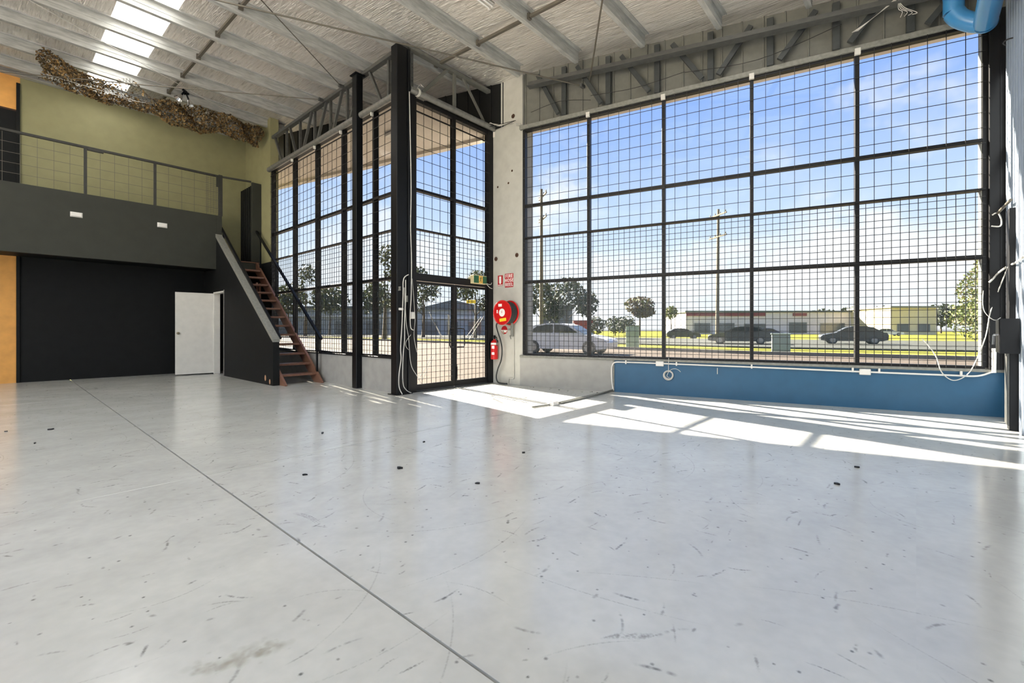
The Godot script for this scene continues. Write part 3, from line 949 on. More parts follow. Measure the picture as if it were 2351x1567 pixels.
# ------------------------------------------------------------------ fittings
func text_on(parent: Node3D, called: String, words: String, px: float, at: Transform3D, m: Material) -> void:
	var t := TextMesh.new()
	var f := SystemFont.new()
	f.font_names = PackedStringArray(["Droid Sans"])
	f.font_weight = 700
	t.font = f
	t.text = words
	t.font_size = 64
	t.pixel_size = px
	t.depth = 0.0015
	t.curve_step = 2.0
	put_mesh(called, t, m, parent, at)

func build_fire_gear() -> void:
	var wall := Transform3D(Basis(Vector3.BACK, Vector3.UP, Vector3.LEFT), Vector3(6.929, 0, 0))   # x = world z, facing -x
	var s := base("fire_sign", "red square sign reading FIRE HOSE REEL on the white pier", "sign", wall)
	part("plate", boxed(Vector3(-6.345, 1.985, 0), Vector3(-6.115, 2.265, 0.003)), M.sign_red, s)
	var y := 2.215
	for words in ["FIRE", "HOSE", "REEL"]:
		text_on(s, "lettering", words, 0.00148, Transform3D(Basis.IDENTITY, Vector3(-6.23, y, 0.004)), M.sign_white)
		y -= 0.088
	s = base("extinguisher_sign", "small red extinguisher pictogram sign beside the hose reel sign", "sign", wall)
	part("plate", boxed(Vector3(-6.545, 2.03, 0), Vector3(-6.405, 2.245, 0.003)), M.sign_red, s)
	part("pictogram", boxed(Vector3(-6.507, 2.085, 0.003), Vector3(-6.447, 2.225, 0.0045)), M.sign_white, s)
	part("pictogram_base", boxed(Vector3(-6.497, 2.068, 0.003), Vector3(-6.457, 2.082, 0.0045)), M.sign_white, s)
	part("caption_bar", boxed(Vector3(-6.54, 2.038, 0.003), Vector3(-6.41, 2.052, 0.0045)), M.sign_white, s)
	# hose reel, axle out of the pier
	var ax := Transform3D(Basis(Vector3.UP, Vector3.LEFT * 0.88, Vector3.BACK), Vector3(6.93, 1.457, -6.16))   # local y runs out of the wall
	s = base("hose_reel", "red fire hose reel with black hose mounted on the white pier", "hose reel")
	var b := MB.new()
	b.lathe([Vector2(0, 0.335), Vector2(0.06, 0.335), Vector2(0.06, 0.33), Vector2(0.225, 0.325), Vector2(0.242, 0.335), Vector2(0.248, 0.328), Vector2(0.246, 0.318), Vector2(0.0, 0.312)], 40, ax)
	part("front_disc", b, M.red, s)
	b = MB.new()
	b.lathe([Vector2(0, 0.085), Vector2(0.24, 0.08), Vector2(0.25, 0.072), Vector2(0.24, 0.066), Vector2(0, 0.066)], 40, ax)
	part("rear_disc", b, M.red, s)
	b = MB.new()
	for k in 6:
		var ring := []
		for i in 33:
			var an := TAU * i / 32.0
			ring.append(ax * Vector3(0.205 * cos(an), 0.105 + 0.038 * k, 0.205 * sin(an)))
		b.tube(ring, 0.0195, 8, false)
	b.lathe([Vector2(0.19, 0.09), Vector2(0.19, 0.31)], 24, ax)
	part("coiled_hose", b, M.rubber, s)
	b = MB.new()
	b.lathe([Vector2(0, 0.338), Vector2(0.078, 0.3375), Vector2(0.08, 0.332)], 28, ax)
	part("hub_label", b, M.sign_white, s)
	b = MB.new()
	b.box(Vector3(-0.012, 0.3375, -0.006), Vector3(0.03, 0.3395, 0.006), 0.0, ax)
	part("hub_mark", b, M.sign_red, s)
	b = MB.new()
	b.box(Vector3(-0.175, 0.331, -0.085), Vector3(-0.115, 0.3335, 0.095), 0.0, ax * Transform3D(Basis(Vector3.UP, 0.12), Vector3.ZERO))
	part("yellow_label", b, M.sign_yellow, s)
	b = MB.new()
	b.box(Vector3(0.12, 0.331, -0.10), Vector3(0.175, 0.3335, -0.005), 0.0, ax)
	part("white_label", b, M.sign_white, s)
	b = MB.new()
	b.box(Vector3(-0.01, 0.331, -0.145), Vector3(0.055, 0.3335, -0.115), 0.0, ax)
	part("white_label", b, M.sign_white, s)
	b = MB.new()
	b.lathe([Vector2(0.03, 0.0), Vector2(0.03, 0.33)], 12, ax)
	b.box(Vector3(6.915, 1.25, -6.18), Vector3(6.93, 1.62, -6.10), 0.003)
	part("axle_bracket", b, M.red, s)
	b = MB.new()
	b.tube(curve([[6.74, 1.29, -6.35], [6.76, 1.20, -6.43], [6.78, 1.05, -6.40], [6.80, 0.90, -6.35], [6.80, 0.73, -6.31], [6.80, 0.51, -6.33], [6.80, 0.30, -6.43], [6.80, 0.14, -6.47], [6.80, 0.04, -6.42], [6.82, 0.02, -6.30], [6.86, 0.02, -6.22]]), 0.015, 8)
	part("hanging_hose", b, M.rubber, s)
	b = MB.new()
	b.tube([Vector3(6.86, 1.26, -6.09), Vector3(6.86, 0.98, -6.09)], 0.03, 10)
	b.tube([Vector3(6.86, 1.12, -6.09), Vector3(6.78, 1.12, -6.13)], 0.018, 8)
	b.bar(Vector3(6.80, 1.0, -6.09), Vector3(6.76, 0.93, -6.03), 0.02, 0.012)
	part("stop_valve", b, M.cap, s)
	b = MB.new()
	b.tube([Vector3(6.76, 1.10, -6.24), Vector3(6.76, 1.02, -6.23)], 0.012, 8)
	part("nozzle", b, M.brass, s)
	# supply pipe chased down the pier
	b = MB.new()
	b.tube(curve([[6.91, 0.98, -6.09], [6.912, 0.5, -6.09], [6.912, 0.16, -6.09], [6.912, 0.13, -6.12], [6.912, 0.12, -6.22], [6.912, 0.0, -6.24]]), 0.013, 8)
	one("supply_pipe", b, M.white_wall, "slim white water pipe running down the pier below the hose reel", "pipe")
	s = base("round_sign", "small round red and white sign under the hose reel", "sign", wall)
	b = MB.new()
	b.lathe([Vector2(0, 0.004), Vector2(0.085, 0.004), Vector2(0.085, 0.0)], 28, Transform3D(Basis(Vector3.RIGHT, Vector3.BACK, Vector3.DOWN), Vector3(-6.36, 1.11, 0)))
	part("disc", b, M.sign_red, s)
	part("white_band", boxed(Vector3(-6.44, 1.085, 0.003), Vector3(-6.28, 1.11, 0.0055)), M.sign_white, s)
	part("white_field", boxed(Vector3(-6.42, 1.06, 0.003), Vector3(-6.30, 1.085, 0.005)), M.sign_white, s)
	# extinguisher
	s = base("fire_extinguisher", "red fire extinguisher hanging on the pier beside the entry door", "extinguisher", Transform3D(Basis.IDENTITY, Vector3(6.835, 0.50, -6.56)))
	b = MB.new()
	b.lathe([Vector2(0, 0.005), Vector2(0.06, 0.0), Vector2(0.075, 0.01), Vector2(0.075, 0.33), Vector2(0.068, 0.36), Vector2(0.045, 0.39), Vector2(0.022, 0.40), Vector2(0.022, 0.42), Vector2(0, 0.42)], 24)
	part("cylinder", b, M.red, s)
	b = MB.new()
	b.lathe([Vector2(0.0758, 0.305), Vector2(0.0758, 0.345)], 24)
	part("white_band", b, M.sign_white, s)
	for band in [[0.225, 0.285], [0.10, 0.15]]:
		b = MB.new()
		for i in 7:
			var a0 := PI * 0.75 + i * 0.12
			var a1 := a0 + 0.12
			b.quad(Vector3(cos(a0) * 0.0762, band[0], sin(a0) * 0.0762), Vector3(cos(a1) * 0.0762, band[0], sin(a1) * 0.0762), Vector3(cos(a1) * 0.0762, band[1], sin(a1) * 0.0762), Vector3(cos(a0) * 0.0762, band[1], sin(a0) * 0.0762))
		part("paper_label", b, M.sign_white, s)
	b = MB.new()
	b.box(Vector3(-0.07, 0.44, -0.012), Vector3(0.03, 0.455, 0.012), 0.003)
	b.box(Vector3(-0.07, 0.475, -0.010), Vector3(0.03, 0.488, 0.010), 0.003)
	b.box(Vector3(-0.012, 0.415, -0.014), Vector3(0.028, 0.50, 0.014), 0.004)
	part("lever", b, M.steel_black, s)
	b = MB.new()
	b.tube(curve([[0.0, 0.45, 0.02], [0.0, 0.46, 0.06], [-0.02, 0.40, 0.09], [-0.02, 0.28, 0.095]]), 0.010, 8)
	part("short_hose", b, M.rubber, s)
	part("wall_hook", boxed(Vector3(0.06, 0.33, -0.02), Vector3(0.095, 0.40, 0.02), 0.003), M.steel_black, s)
	# exit sign
	s = base("exit_sign", "green running-man exit sign box over the entry door", "sign")
	part("housing", boxed(Vector3(6.28, 2.045, -6.695), Vector3(6.655, 2.215, -6.602), 0.005), mat(Color(0.86, 0.80, 0.62), 0.5), s)
	var green := mat(Color(0.13, 0.36, 0.24), 0.4)
	part("green_panel", boxed(Vector3(6.288, 2.058, -6.602), Vector3(6.425, 2.203, -6.598)), green, s)
	part("green_panel", boxed(Vector3(6.535, 2.058, -6.602), Vector3(6.648, 2.203, -6.598)), green, s)
	part("pale_panel", boxed(Vector3(6.425, 2.058, -6.602), Vector3(6.535, 2.203, -6.599)), mat(Color(0.93, 0.74, 0.36), 0.4), s)
	b = MB.new()
	var rt := Transform3D(Basis.IDENTITY, Vector3(6.48, 2.13, -6.598))
	b.lathe([Vector2(0, 0.001), Vector2(0.011, 0.001), Vector2(0.011, 0)], 14, rt * Transform3D(Basis(Vector3.RIGHT, Vector3.BACK, Vector3.DOWN), Vector3(0.012, 0.052, 0)))
	for q in [[0.006, 0.038, -0.004, -0.006, 0.018], [0.004, 0.034, 0.030, 0.020, 0.008], [0.030, 0.020, 0.036, 0.030, 0.007], [0.002, 0.034, -0.022, 0.028, 0.008], [-0.022, 0.028, -0.028, 0.008, 0.007], [-0.002, -0.004, 0.014, -0.030, 0.010], [0.014, -0.030, 0.016, -0.062, 0.009], [-0.004, -0.004, -0.016, -0.034, 0.010], [-0.016, -0.034, -0.042, -0.040, 0.009]]:
		b.bar(rt * Vector3(q[0], q[1], 0.0005), rt * Vector3(q[2], q[3], 0.0005), q[4], 0.0015, Vector3.BACK)
	part("running_figure", b, green, s)
	b = MB.new()
	b.tube(curve([[6.66, 2.07, -6.62], [6.72, 2.05, -6.60], [6.78, 2.06, -6.60], [6.86, 2.10, -6.66]]), 0.006, 6)
	b.tube(curve([[6.66, 2.06, -6.62], [6.72, 1.99, -6.59], [6.79, 1.97, -6.59], [6.87, 1.98, -6.66]]), 0.006, 6)
	part("lead", b, M.cable, s)

func curve(pts: Array) -> Array:
	var c := Curve3D.new()
	var n := pts.size()
	for i in n:
		var p := Vector3(pts[i][0], pts[i][1], pts[i][2])
		var a := Vector3(pts[maxi(i - 1, 0)][0], pts[maxi(i - 1, 0)][1], pts[maxi(i - 1, 0)][2])
		var b := Vector3(pts[mini(i + 1, n - 1)][0], pts[mini(i + 1, n - 1)][1], pts[mini(i + 1, n - 1)][2])
		var t := (b - a) / 6.0
		c.add_point(p, -t, t)
	c.bake_interval = 0.05
	var out := []
	for i in (n - 1) * 5 + 1:
		var f := i / 5.0
		out.append(c.samplef(f))
	return out

func cable(pts: Array, r: float, label: String, m: Material = null) -> void:
	var b := MB.new()
	b.tube(curve(pts), r, 6)
	one("cable", b, m if m else M.cable, label, "cable", "loose cables")

func on_facade(pts: Array, inward: float) -> Array:
	return pts.map(func(p):
		var q := fac(p[0], p[1], inward)
		return [q.x, q.y, q.z])

func build_cables() -> void:
	cable([[4.74, 5.26, -6.60], [4.77, 3.67, -6.59], [4.76, 2.91, -6.59], [4.78, 2.31, -6.59], [4.77, 1.70, -6.59], [4.75, 1.40, -6.59], [4.76, 1.16, -6.59], [4.82, 1.11, -6.59]], 0.008, "white cable dropping from the roof pipe down the entry corner column")
	cable([[4.70, 2.07, -6.57], [4.60, 1.98, -6.57], [4.59, 1.69, -6.57], [4.57, 1.25, -6.57], [4.54, 0.81, -6.57], [4.55, 0.62, -6.57], [4.51, 0.37, -6.57], [4.51, 0.15, -6.57], [4.56, 0.015, -6.55]], 0.008, "pale cable hanging down the entry corner column to the floor")
	cable([[4.62, 1.97, -6.54], [4.62, 1.66, -6.54], [4.60, 1.25, -6.54], [4.60, 0.95, -6.54], [4.57, 0.66, -6.54], [4.58, 0.22, -6.56], [4.65, 0.08, -6.56], [4.75, 0.02, -6.56]], 0.007, "pale cable curling along the floor at the entry corner column foot")
	cable([[4.62, 1.84, -6.58], [4.66, 1.25, -6.58], [4.71, 0.98, -6.58], [4.76, 0.52, -6.58], [4.89, 0.30, -6.58], [4.99, 0.15, -6.58]], 0.005, "thin cable slanting from the corner column across the door foot")
	cable([[4.80, 2.01, -6.60], [4.83, 1.71, -6.60], [4.85, 1.47, -6.60], [4.86, 1.28, -6.60], [4.84, 1.00, -6.60], [4.90, 0.72, -6.60]], 0.004, "thin grey wire hanging through the small junction box by the door")
	cable([[4.75, 1.03, -6.57], [4.65, 0.91, -6.57], [4.65, 0.83, -6.57], [4.70, 0.77, -6.57]], 0.004, "short looped wire on the entry corner column")
	for q in [["small cream junction box on the post beside the entry door", 4.79, 4.88, 1.31, 1.43, -6.68], ["small white cable clip box on the corner column", 4.53, 4.60, 1.45, 1.49, -6.62]]:
		var j := base("junction_box", q[0], "junction box")
		part("body", boxed(Vector3(q[1], q[3], q[5]), Vector3(q[2], q[4], q[5] + 0.05), 0.006), M.white_plastic, j)
		part("lid", boxed(Vector3(q[1] + 0.006, q[3] + 0.006, q[5] + 0.05), Vector3(q[2] - 0.006, q[4] - 0.006, q[5] + 0.056), 0.003), M.white_plastic, j)
	for q in [["torn scrap of white paper stuck on the corner column flange", 4.66, 4.73, 1.59, 1.71, -6.617], ["ragged white paper remnant on the corner column's inner face", 4.52, 4.58, 1.78, 1.86, -6.6185]]:
		var pb := MB.new()
		pb.prism(PackedVector2Array([Vector2(q[1], q[3]), Vector2(q[2], q[3] + 0.012), Vector2(q[2] - 0.008, lerpf(q[3], q[4], 0.5)), Vector2(q[2], q[4]), Vector2(q[1] + 0.01, q[4] - 0.006), Vector2(q[1] + 0.014, lerpf(q[3], q[4], 0.45))]), q[5], q[5] + 0.0015)
		one("paper_scrap", pb, M.cap, q[0], "paper")
	# conduit along the blue dado
	var c := base("conduit", "white plastic conduit running along the top of the blue low wall", "conduit")
	var b := MB.new()
	b.tube(curve(on_facade([[1.87, 0.03], [1.845, 0.2], [1.84, 0.36], [1.85, 0.46], [1.90, 0.53], [2.08, 0.54], [2.63, 0.54], [3.5, 0.535], [4.5, 0.53], [5.49, 0.52], [6.4, 0.515], [6.6, 0.513], [6.70, 0.53], [6.80, 0.58]], 0.012)), 0.0125, 10)
	part("tube", b, M.white_plastic, c)
	for t in [2.10, 2.95, 4.07, 5.35, 5.65, 6.5]:
		var q := MB.new()
		q.box(Vector3(t - 0.012, 0.51, 0.0), Vector3(t + 0.012, 0.575, 0.027), 0.004, facade())
		part("saddle", q, M.white_plastic, c)
	b = MB.new()
	b.tube([fac(6.80, 0.57, 0.05), fac(6.80, 0.88, 0.06)], 0.022, 10)
	part("riser", b, M.white_plastic, c)
	for q in [["white junction box on the blue wall conduit beside the cable coil", 2.68, 0.535], ["white junction box on the blue wall conduit near the black box", 5.49, 0.52]]:
		var j := base("junction_box", q[0], "junction box", facade())
		part("body", boxed(Vector3(q[1] - 0.065, q[2] - 0.042, -0.012), Vector3(q[1] + 0.065, q[2] + 0.042, 0.035), 0.006), M.white_plastic, j)
		part("lid", boxed(Vector3(q[1] - 0.058, q[2] - 0.035, 0.035), Vector3(q[1] + 0.058, q[2] + 0.035, 0.04), 0.003), M.white_plastic, j)
	# coil of white cable
	b = MB.new()
	for k in 6:
		var ring := []
		for i in 25:
			var an := TAU * i / 24.0
			var rr := 0.062 + 0.0035 * k
			ring.append(fac(2.82 + rr * cos(an) + 0.004 * sin(k * 2.0), 0.345 + rr * sin(an) + 0.004 * cos(k * 3.0), 0.008 + 0.006 * (k % 3)))
		b.tube(ring, 0.005, 6, false)
	b.tube(curve(on_facade([[2.83, 0.64], [2.825, 0.52], [2.825, 0.41], [2.80, 0.33], [2.84, 0.31]], 0.035)), 0.0045, 6)
	b.tube(curve(on_facade([[2.83, 0.41], [2.88, 0.45], [2.94, 0.46], [2.99, 0.44], [3.02, 0.41]], 0.035)), 0.0045, 6)
	one("cable_coil", b, M.cable, "coil of white cable hanging on the blue low wall", "cable coil")
	cable(on_facade([[3.58, 0.50], [3.58, 0.40]], 0.014), 0.006, "short stub of white cable hanging on the blue wall")
	# conduit across the floor with its outlet box
	c = base("floor_conduit", "grey conduit lying across the floor to a small outlet box", "conduit")
	b = MB.new()
	b.tube([Vector3(7.33, 0.02, -4.10), Vector3(6.3, 0.018, -4.06), Vector3(5.52, 0.018, -4.02)], 0.016, 10)
	b.tube([Vector3(7.33, 0.045, -4.07), Vector3(6.4, 0.018, -4.02), Vector3(5.6, 0.016, -3.99)], 0.010, 8)
	part("tube", b, M.cap, c)
	part("outlet_box", boxed(Vector3(5.38, 0.0, -4.08), Vector3(5.52, 0.055, -3.97), 0.006), M.white_plastic, c)
	b = MB.new()
	b.tube([Vector3(5.38, 0.014, -4.04), Vector3(5.05, 0.014, -4.10)], 0.012, 8)
	part("stub", b, M.cap, c)
	# cables by the black box on the right
	cable([[6.4, 1.875, 0.82], [7.3, 1.855, 0.82], [7.95, 1.86, 0.80]] + on_facade([[6.82, 1.82], [6.79, 1.77], [6.75, 1.72]], 0.07), 0.011, "grey sheathed cable sweeping from the pale side wall to the corner post")
	cable([[7.70, 1.84, 0.79]] + on_facade([[6.84, 1.62], [6.76, 1.32], [6.72, 1.03], [6.62, 0.69], [6.55, 0.54], [6.45, 0.46], [6.37, 0.47], [6.29, 0.57], [6.24, 0.76], [6.16, 0.91], [6.10, 0.99]], 0.06), 0.006, "white cable looping below the window mesh before the blue wall")
	cable(on_facade([[6.70, 1.62], [6.695, 1.45], [6.72, 1.33], [6.80, 1.24], [6.86, 1.27]], 0.055), 0.004, "thin black wire looping behind the corner post")
	cable(on_facade([[6.77, 2.57], [6.82, 2.59], [6.85, 2.50], [6.84, 2.42], [6.76, 2.43]], 0.10), 0.008, "stiff bent white cable end on the corner post")
	b = MB.new()
	b.tube([fac(6.82, 2.59, 0.10), Vector3(7.60, 2.585, 0.80)], 0.016, 10)
	one("pipe_stub", b, M.rod, "short dark pipe stub fixed by wires to the corner post", "pipe")
	for q in [[0.30, 0.46, 1.5, 5.26, 5.38], [1.5, 5.34, 3.1, 5.34, 5.28], [3.1, 5.33, 5.2, 5.45, 5.24]]:
		cable(on_facade([[q[0], q[1] + (5.2 if q[1] < 2.0 else 0.0) - (0.35 if q[1] < 2.0 else 0.0)], [lerpf(q[0], q[2], 0.5), q[4]], [q[2], q[3]]], 0.16), 0.005, "dark wire draped between the truss webs over the street windows", M.wire)
	b = MB.new()
	for k in 4:
		b.tube(curve(on_facade([[6.0 + 0.01 * k, 5.66], [5.85, 5.55 + 0.012 * k], [5.55, 5.36], [5.36 - 0.02 * k, 5.22]], 0.3)), 0.004, 5)
		b.tube(curve(on_facade([[5.80, 5.50], [5.80 + 0.02 * k, 5.38], [5.84 + 0.05 * k, 5.33 - 0.02 * k], [5.82 + 0.04 * k, 5.26]], 0.3)), 0.004, 5)
	one("wire_bundle", b, M.cable, "tangled bundle of white wires hanging at the truss near the blue duct", "wires")
	b = MB.new()
	for k in 4:
		b.tube(curve([[6.75, 5.40, -6.62 + 0.01 * k], [6.88, 5.36 - 0.01 * k, -6.45], [6.90, 5.30 + 0.015 * k, -6.15], [6.905, 5.27 - 0.02 * k, -6.0], [6.905, 5.22, -5.90]]), 0.006, 6)
	one("wire_bundle", b, M.cable, "bundle of pale wires wrapped round the white pier under the roof", "wires")

func build_services() -> void:
	# blue duct
	var d := base("blue_duct", "glossy blue round duct elbowing down from the roof and along the side wall", "duct")
	var b := MB.new()
	var top := fac(6.33, 5.83, 0.36)
	var low := fac(6.33, 5.06, 0.36)
	var el := fac(6.60, 4.86, 0.42)
	b.tube([top, low + Vector3.UP * 0.05], 0.102, 28)
	part("drop", b, M.blue_pipe, d)
	b = MB.new()
	b.tube(curve([[low.x, low.y + 0.06, low.z], [lerpf(low.x, el.x, 0.12), low.y - 0.04, lerpf(low.z, el.z, 0.2)], [lerpf(low.x, el.x, 0.6), lerpf(low.y, el.y, 0.75), lerpf(low.z, el.z, 0.65)], [el.x, el.y, el.z]]), 0.104, 28)
	part("elbow", b, M.blue_pipe, d)
	b = MB.new()
	b.tube([el, el + Vector3(-0.04, 0, 0), Vector3(-4.0, el.y, el.z)], 0.112, 32)
	b.lathe([Vector2(0, -0.10), Vector2(0.06, -0.085), Vector2(0.10, -0.04), Vector2(0.112, 0.0), Vector2(0.118, 0.0), Vector2(0.118, 0.03)], 32, Transform3D(Basis(Vector3.UP, Vector3.LEFT, Vector3.BACK), el))
	part("run", b, M.blue_pipe, d)
	# black box
	var e := base("switch_box", "black metal switch box with handle mounted by the pale side wall", "switch box")
	part("enclosure", boxed(Vector3(7.35, 0.86, 0.685), Vector3(7.62, 1.235, 0.84), 0.006), M.steel_black, e)
	part("cover", boxed(Vector3(7.34, 0.855, 0.69), Vector3(7.352, 1.24, 0.842), 0.004), M.steel_black, e)
	b = MB.new()
	b.tube([Vector3(7.48, 1.06, 0.685), Vector3(7.48, 1.06, 0.655)], 0.012, 8)
	b.bar(Vector3(7.48, 1.06, 0.657), Vector3(7.50, 0.95, 0.655), 0.02, 0.012)
	part("handle", b, M.chrome, e)
	# hook on the side wall
	b = MB.new()
	b.tube(curve([[7.85, 4.52, 0.85], [7.85, 4.52, 0.80], [7.87, 4.50, 0.77], [7.88, 4.47, 0.79]]), 0.008, 6)
	one("wall_hook", b, M.wire, "small black hook high on the pale blue side wall", "hook")
	# fluorescent batten between purlins
	var l := base("batten_light", "twin tube fluorescent batten hung under the purlins, unlit", "light")
	part("tray", boxed(Vector3(3.70, 5.95, -4.81), Vector3(4.90, 5.99, -4.69), 0.006), M.white_paint, l)
	for z in [-4.785, -4.715]:
		b = MB.new()
		b.tube([Vector3(3.73, 5.93, z), Vector3(4.87, 5.93, z)], 0.014, 10)
		part("tube", b, M.sign_white, l)
		for x in [3.73, 4.87]:
			part("end_holder", boxed(Vector3(x - 0.012, 5.91, z - 0.018), Vector3(x + 0.012, 5.955, z + 0.018), 0.003), M.white_plastic, l)
	# chrome floodlights on the bracing rod
	var k := 0
	for q in [[2.62, 6.20, -12.0, -0.5], [2.80, 6.16, -12.05, 0.35]]:
		var f := base("floodlight", ["small chrome floodlight tilted towards the net, beside its twin", "small chrome floodlight aimed down at the walkway, beside its twin"][k], "light", Transform3D(Basis(Vector3.BACK, q[3]), Vector3(q[0], q[1], q[2])), "floodlights by the net")
		b = MB.new()
		b.lathe([Vector2(0, 0.05), Vector2(0.03, 0.04), Vector2(0.04, 0.01), Vector2(0.085, -0.08), Vector2(0.08, -0.08), Vector2(0.035, 0.0), Vector2(0, 0.0)], 16)
		part("reflector", b, M.chrome, f)
		b = MB.new()
		b.tube([Vector3(0, 0.04, 0), Vector3(0, 0.18, 0)], 0.018, 8)
		b.box(Vector3(-0.05, 0.15, -0.02), Vector3(0.05, 0.19, 0.02), 0.004)
		part("stem", b, M.steel_black, f)
		k += 1
	b = MB.new()
	b.tube([Vector3(-1.0, 6.22, -9.57), Vector3(2.9, 6.17, -11.6), Vector3(4.2, 6.2, -12.3)], 0.006, 6)
	one("brace_wire", b, M.cable, "thin white wire stretched under the purlins above the net", "wire")

# ------------------------------------------------------------------ camouflage net
func net_point(u: float, v: float) -> Vector3:
	var top := [6.50, 6.28, 6.20, 6.44, 6.16, 6.24, 6.30, 6.32, 6.24, 6.26]
	var low := [5.98, 5.92, 5.86, 5.90, 5.93, 5.80, 5.78, 5.92, 5.86, 5.84]
	var f := u * 9.0
	var i := mini(int(f), 8)
	var k := smoothstep(0.0, 1.0, f - i)
	var yt := lerpf(top[i], top[i + 1], k)
	var yb := lerpf(low[i], low[i + 1], k)
	var sag := sin(v * PI)
	return Vector3(lerpf(0.50, 4.45, u) + 0.05 * sin(v * 7.0 + u * 9.0), lerpf(yb, yt, v) - 0.05 * sag, -12.55 + 0.30 * sag * (0.6 + 0.4 * sin(u * 17.0)) + 0.05 * sin(u * 43.0 + v * 5.0) + 0.25 * v - 0.15)

func build_net() -> void:
	rng.seed = 5
	var n := base("camouflage_net", "brown camouflage net sagging under the roof above the green wall", "net")
	var b := MB.new()
	var nu := 150
	var nv := 18
	for i in nu:
		for j in nv:
			if (i + j) % 2:
				continue
			var p := net_point(float(i) / nu, float(j) / nv)
			for s in [[1, 1], [1, -1], [-1, 1], [-1, -1]]:
				var q := net_point(clampf(float(i + s[0]) / nu, 0, 1), clampf(float(j + s[1]) / nv, 0, 1))
				if rng.randf() < 0.93:
					b.bar(p, p.lerp(q, 0.52), 0.004, 0.004)
	part("netting", b, mat(Color(0.22, 0.19, 0.14), 0.9), n)
	b = MB.new()
	b.use_col = true
	var tones := [Color(0.17, 0.10, 0.035), Color(0.26, 0.15, 0.05), Color(0.07, 0.05, 0.03), Color(0.11, 0.09, 0.05), Color(0.36, 0.24, 0.10)]
	for k in 8200:
		var u := rng.randf()
		var v := rng.randf()
		var thin := smoothstep(0.18, 0.30, u) * (1.0 - smoothstep(0.42, 0.52, u)) * smoothstep(0.28, 0.5, v)
		if rng.randf() < thin * 0.93 or rng.randf() < v * 0.35 * smoothstep(0.4, 0.6, u):
			continue
		b.c = tones[rng.randi() % 5]
		var p := net_point(u, v)
		var a := Vector3(rng.randfn(), rng.randfn(), rng.randfn()).normalized()
		var d := a.cross(Vector3(rng.randfn(), rng.randfn(), rng.randfn())).normalized()
		var s := rng.randf_range(0.014, 0.038)
		b.tri(p - a * s, p + a * s, p + d * s * 1.3 + Vector3.DOWN * 0.01, a.cross(d))
	var scraps := part("leaf_scraps", b, colored(0.9), n)
	scraps.set_meta("kind", "stuff")
	for q in [[[1.85, 5.92, -12.3], [2.45, 6.05, -12.4]], [[0.6, 6.02, -12.5], [1.2, 5.94, -12.3], [1.9, 5.93, -12.28]]]:
		b = MB.new()
		b.tube(curve(q), 0.004, 5)
		part("cord", b, M.cable, n)

func colored(rough: float) -> StandardMaterial3D:
	var m := mat(Color(1, 1, 1), rough)
	m.vertex_color_use_as_albedo = true
	return m

func build_litter() -> void:
	rng.seed = 21
	var spots := [[0.38, -7.23], [0.23, -6.47], [0.05, -7.47], [1.56, -3.52], [2.14, -3.11], [2.31, -2.38], [4.02, -0.43], [4.62, -0.36], [2.80, -3.66], [2.31, -4.78], [3.15, -2.66]]
	for p in spots:
		var b := MB.new()
		var s := rng.randf_range(0.009, 0.018)
		var t := Transform3D(Basis(Vector3.UP, rng.randf() * TAU), Vector3(p[0], 0.0, p[1]))
		var poly := PackedVector2Array()
		for i in 7:
			var r := s * rng.randf_range(0.5, 1.2)
			poly.append(Vector2(cos(TAU * i / 7.0) * r * 1.5, sin(TAU * i / 7.0) * r))
		b.prism(poly, 0.0, rng.randf_range(0.006, 0.016), t * Transform3D(Basis(Vector3.RIGHT, Vector3.FORWARD, Vector3.UP), Vector3.ZERO))
		one("rubber_scrap", b, M.wire, "small black scrap of rubber lying on the grey floor", "debris", "scraps on the floor")
	for k in 26:   # flakes along the foot of the glazing
		var b := MB.new()
		var p := Vector3(rng.randf_range(4.9, 6.85), 0, -6.60 + rng.randf() * 0.1) if k < 14 else fac(rng.randf_range(0.1, 1.7), 0, 0.04 + rng.randf() * 0.3)
		var s := rng.randf_range(0.008, 0.022)
		b.prism(PackedVector2Array([Vector2(-s, -s * 0.5), Vector2(s * 0.8, -s * 0.7), Vector2(s, s * 0.4), Vector2(-s * 0.3, s * 0.8)]), 0.0, 0.006, Transform3D(Basis(Vector3.UP, rng.randf() * TAU), p) * Transform3D(Basis(Vector3.RIGHT, Vector3.FORWARD, Vector3.UP), Vector3.ZERO))
		one("paint_flake", b, M.cap if k % 3 else M.wire, "tiny flake of plaster swept against the foot of the %s" % ("entry doors" if k < 14 else "grey low wall"), "debris", "flakes along the walls")

# ------------------------------------------------------------------ the street outside
func ground_piece(called: String, pts: Array, y0: float, y1: float, m: Material, label: String) -> void:
	var poly := PackedVector2Array()
	for p in pts:
		poly.append(Vector2(p[0], p[1]))
	var b := MB.new()
	b.prism(poly, -y1, -y0, Transform3D(Basis(Vector3.RIGHT, Vector3.BACK, Vector3.DOWN), Vector3.ZERO))
	var o := part(numbered(called), b, m, self)
	o.transform = facade()
	tag(o, label, "", "", "structure")

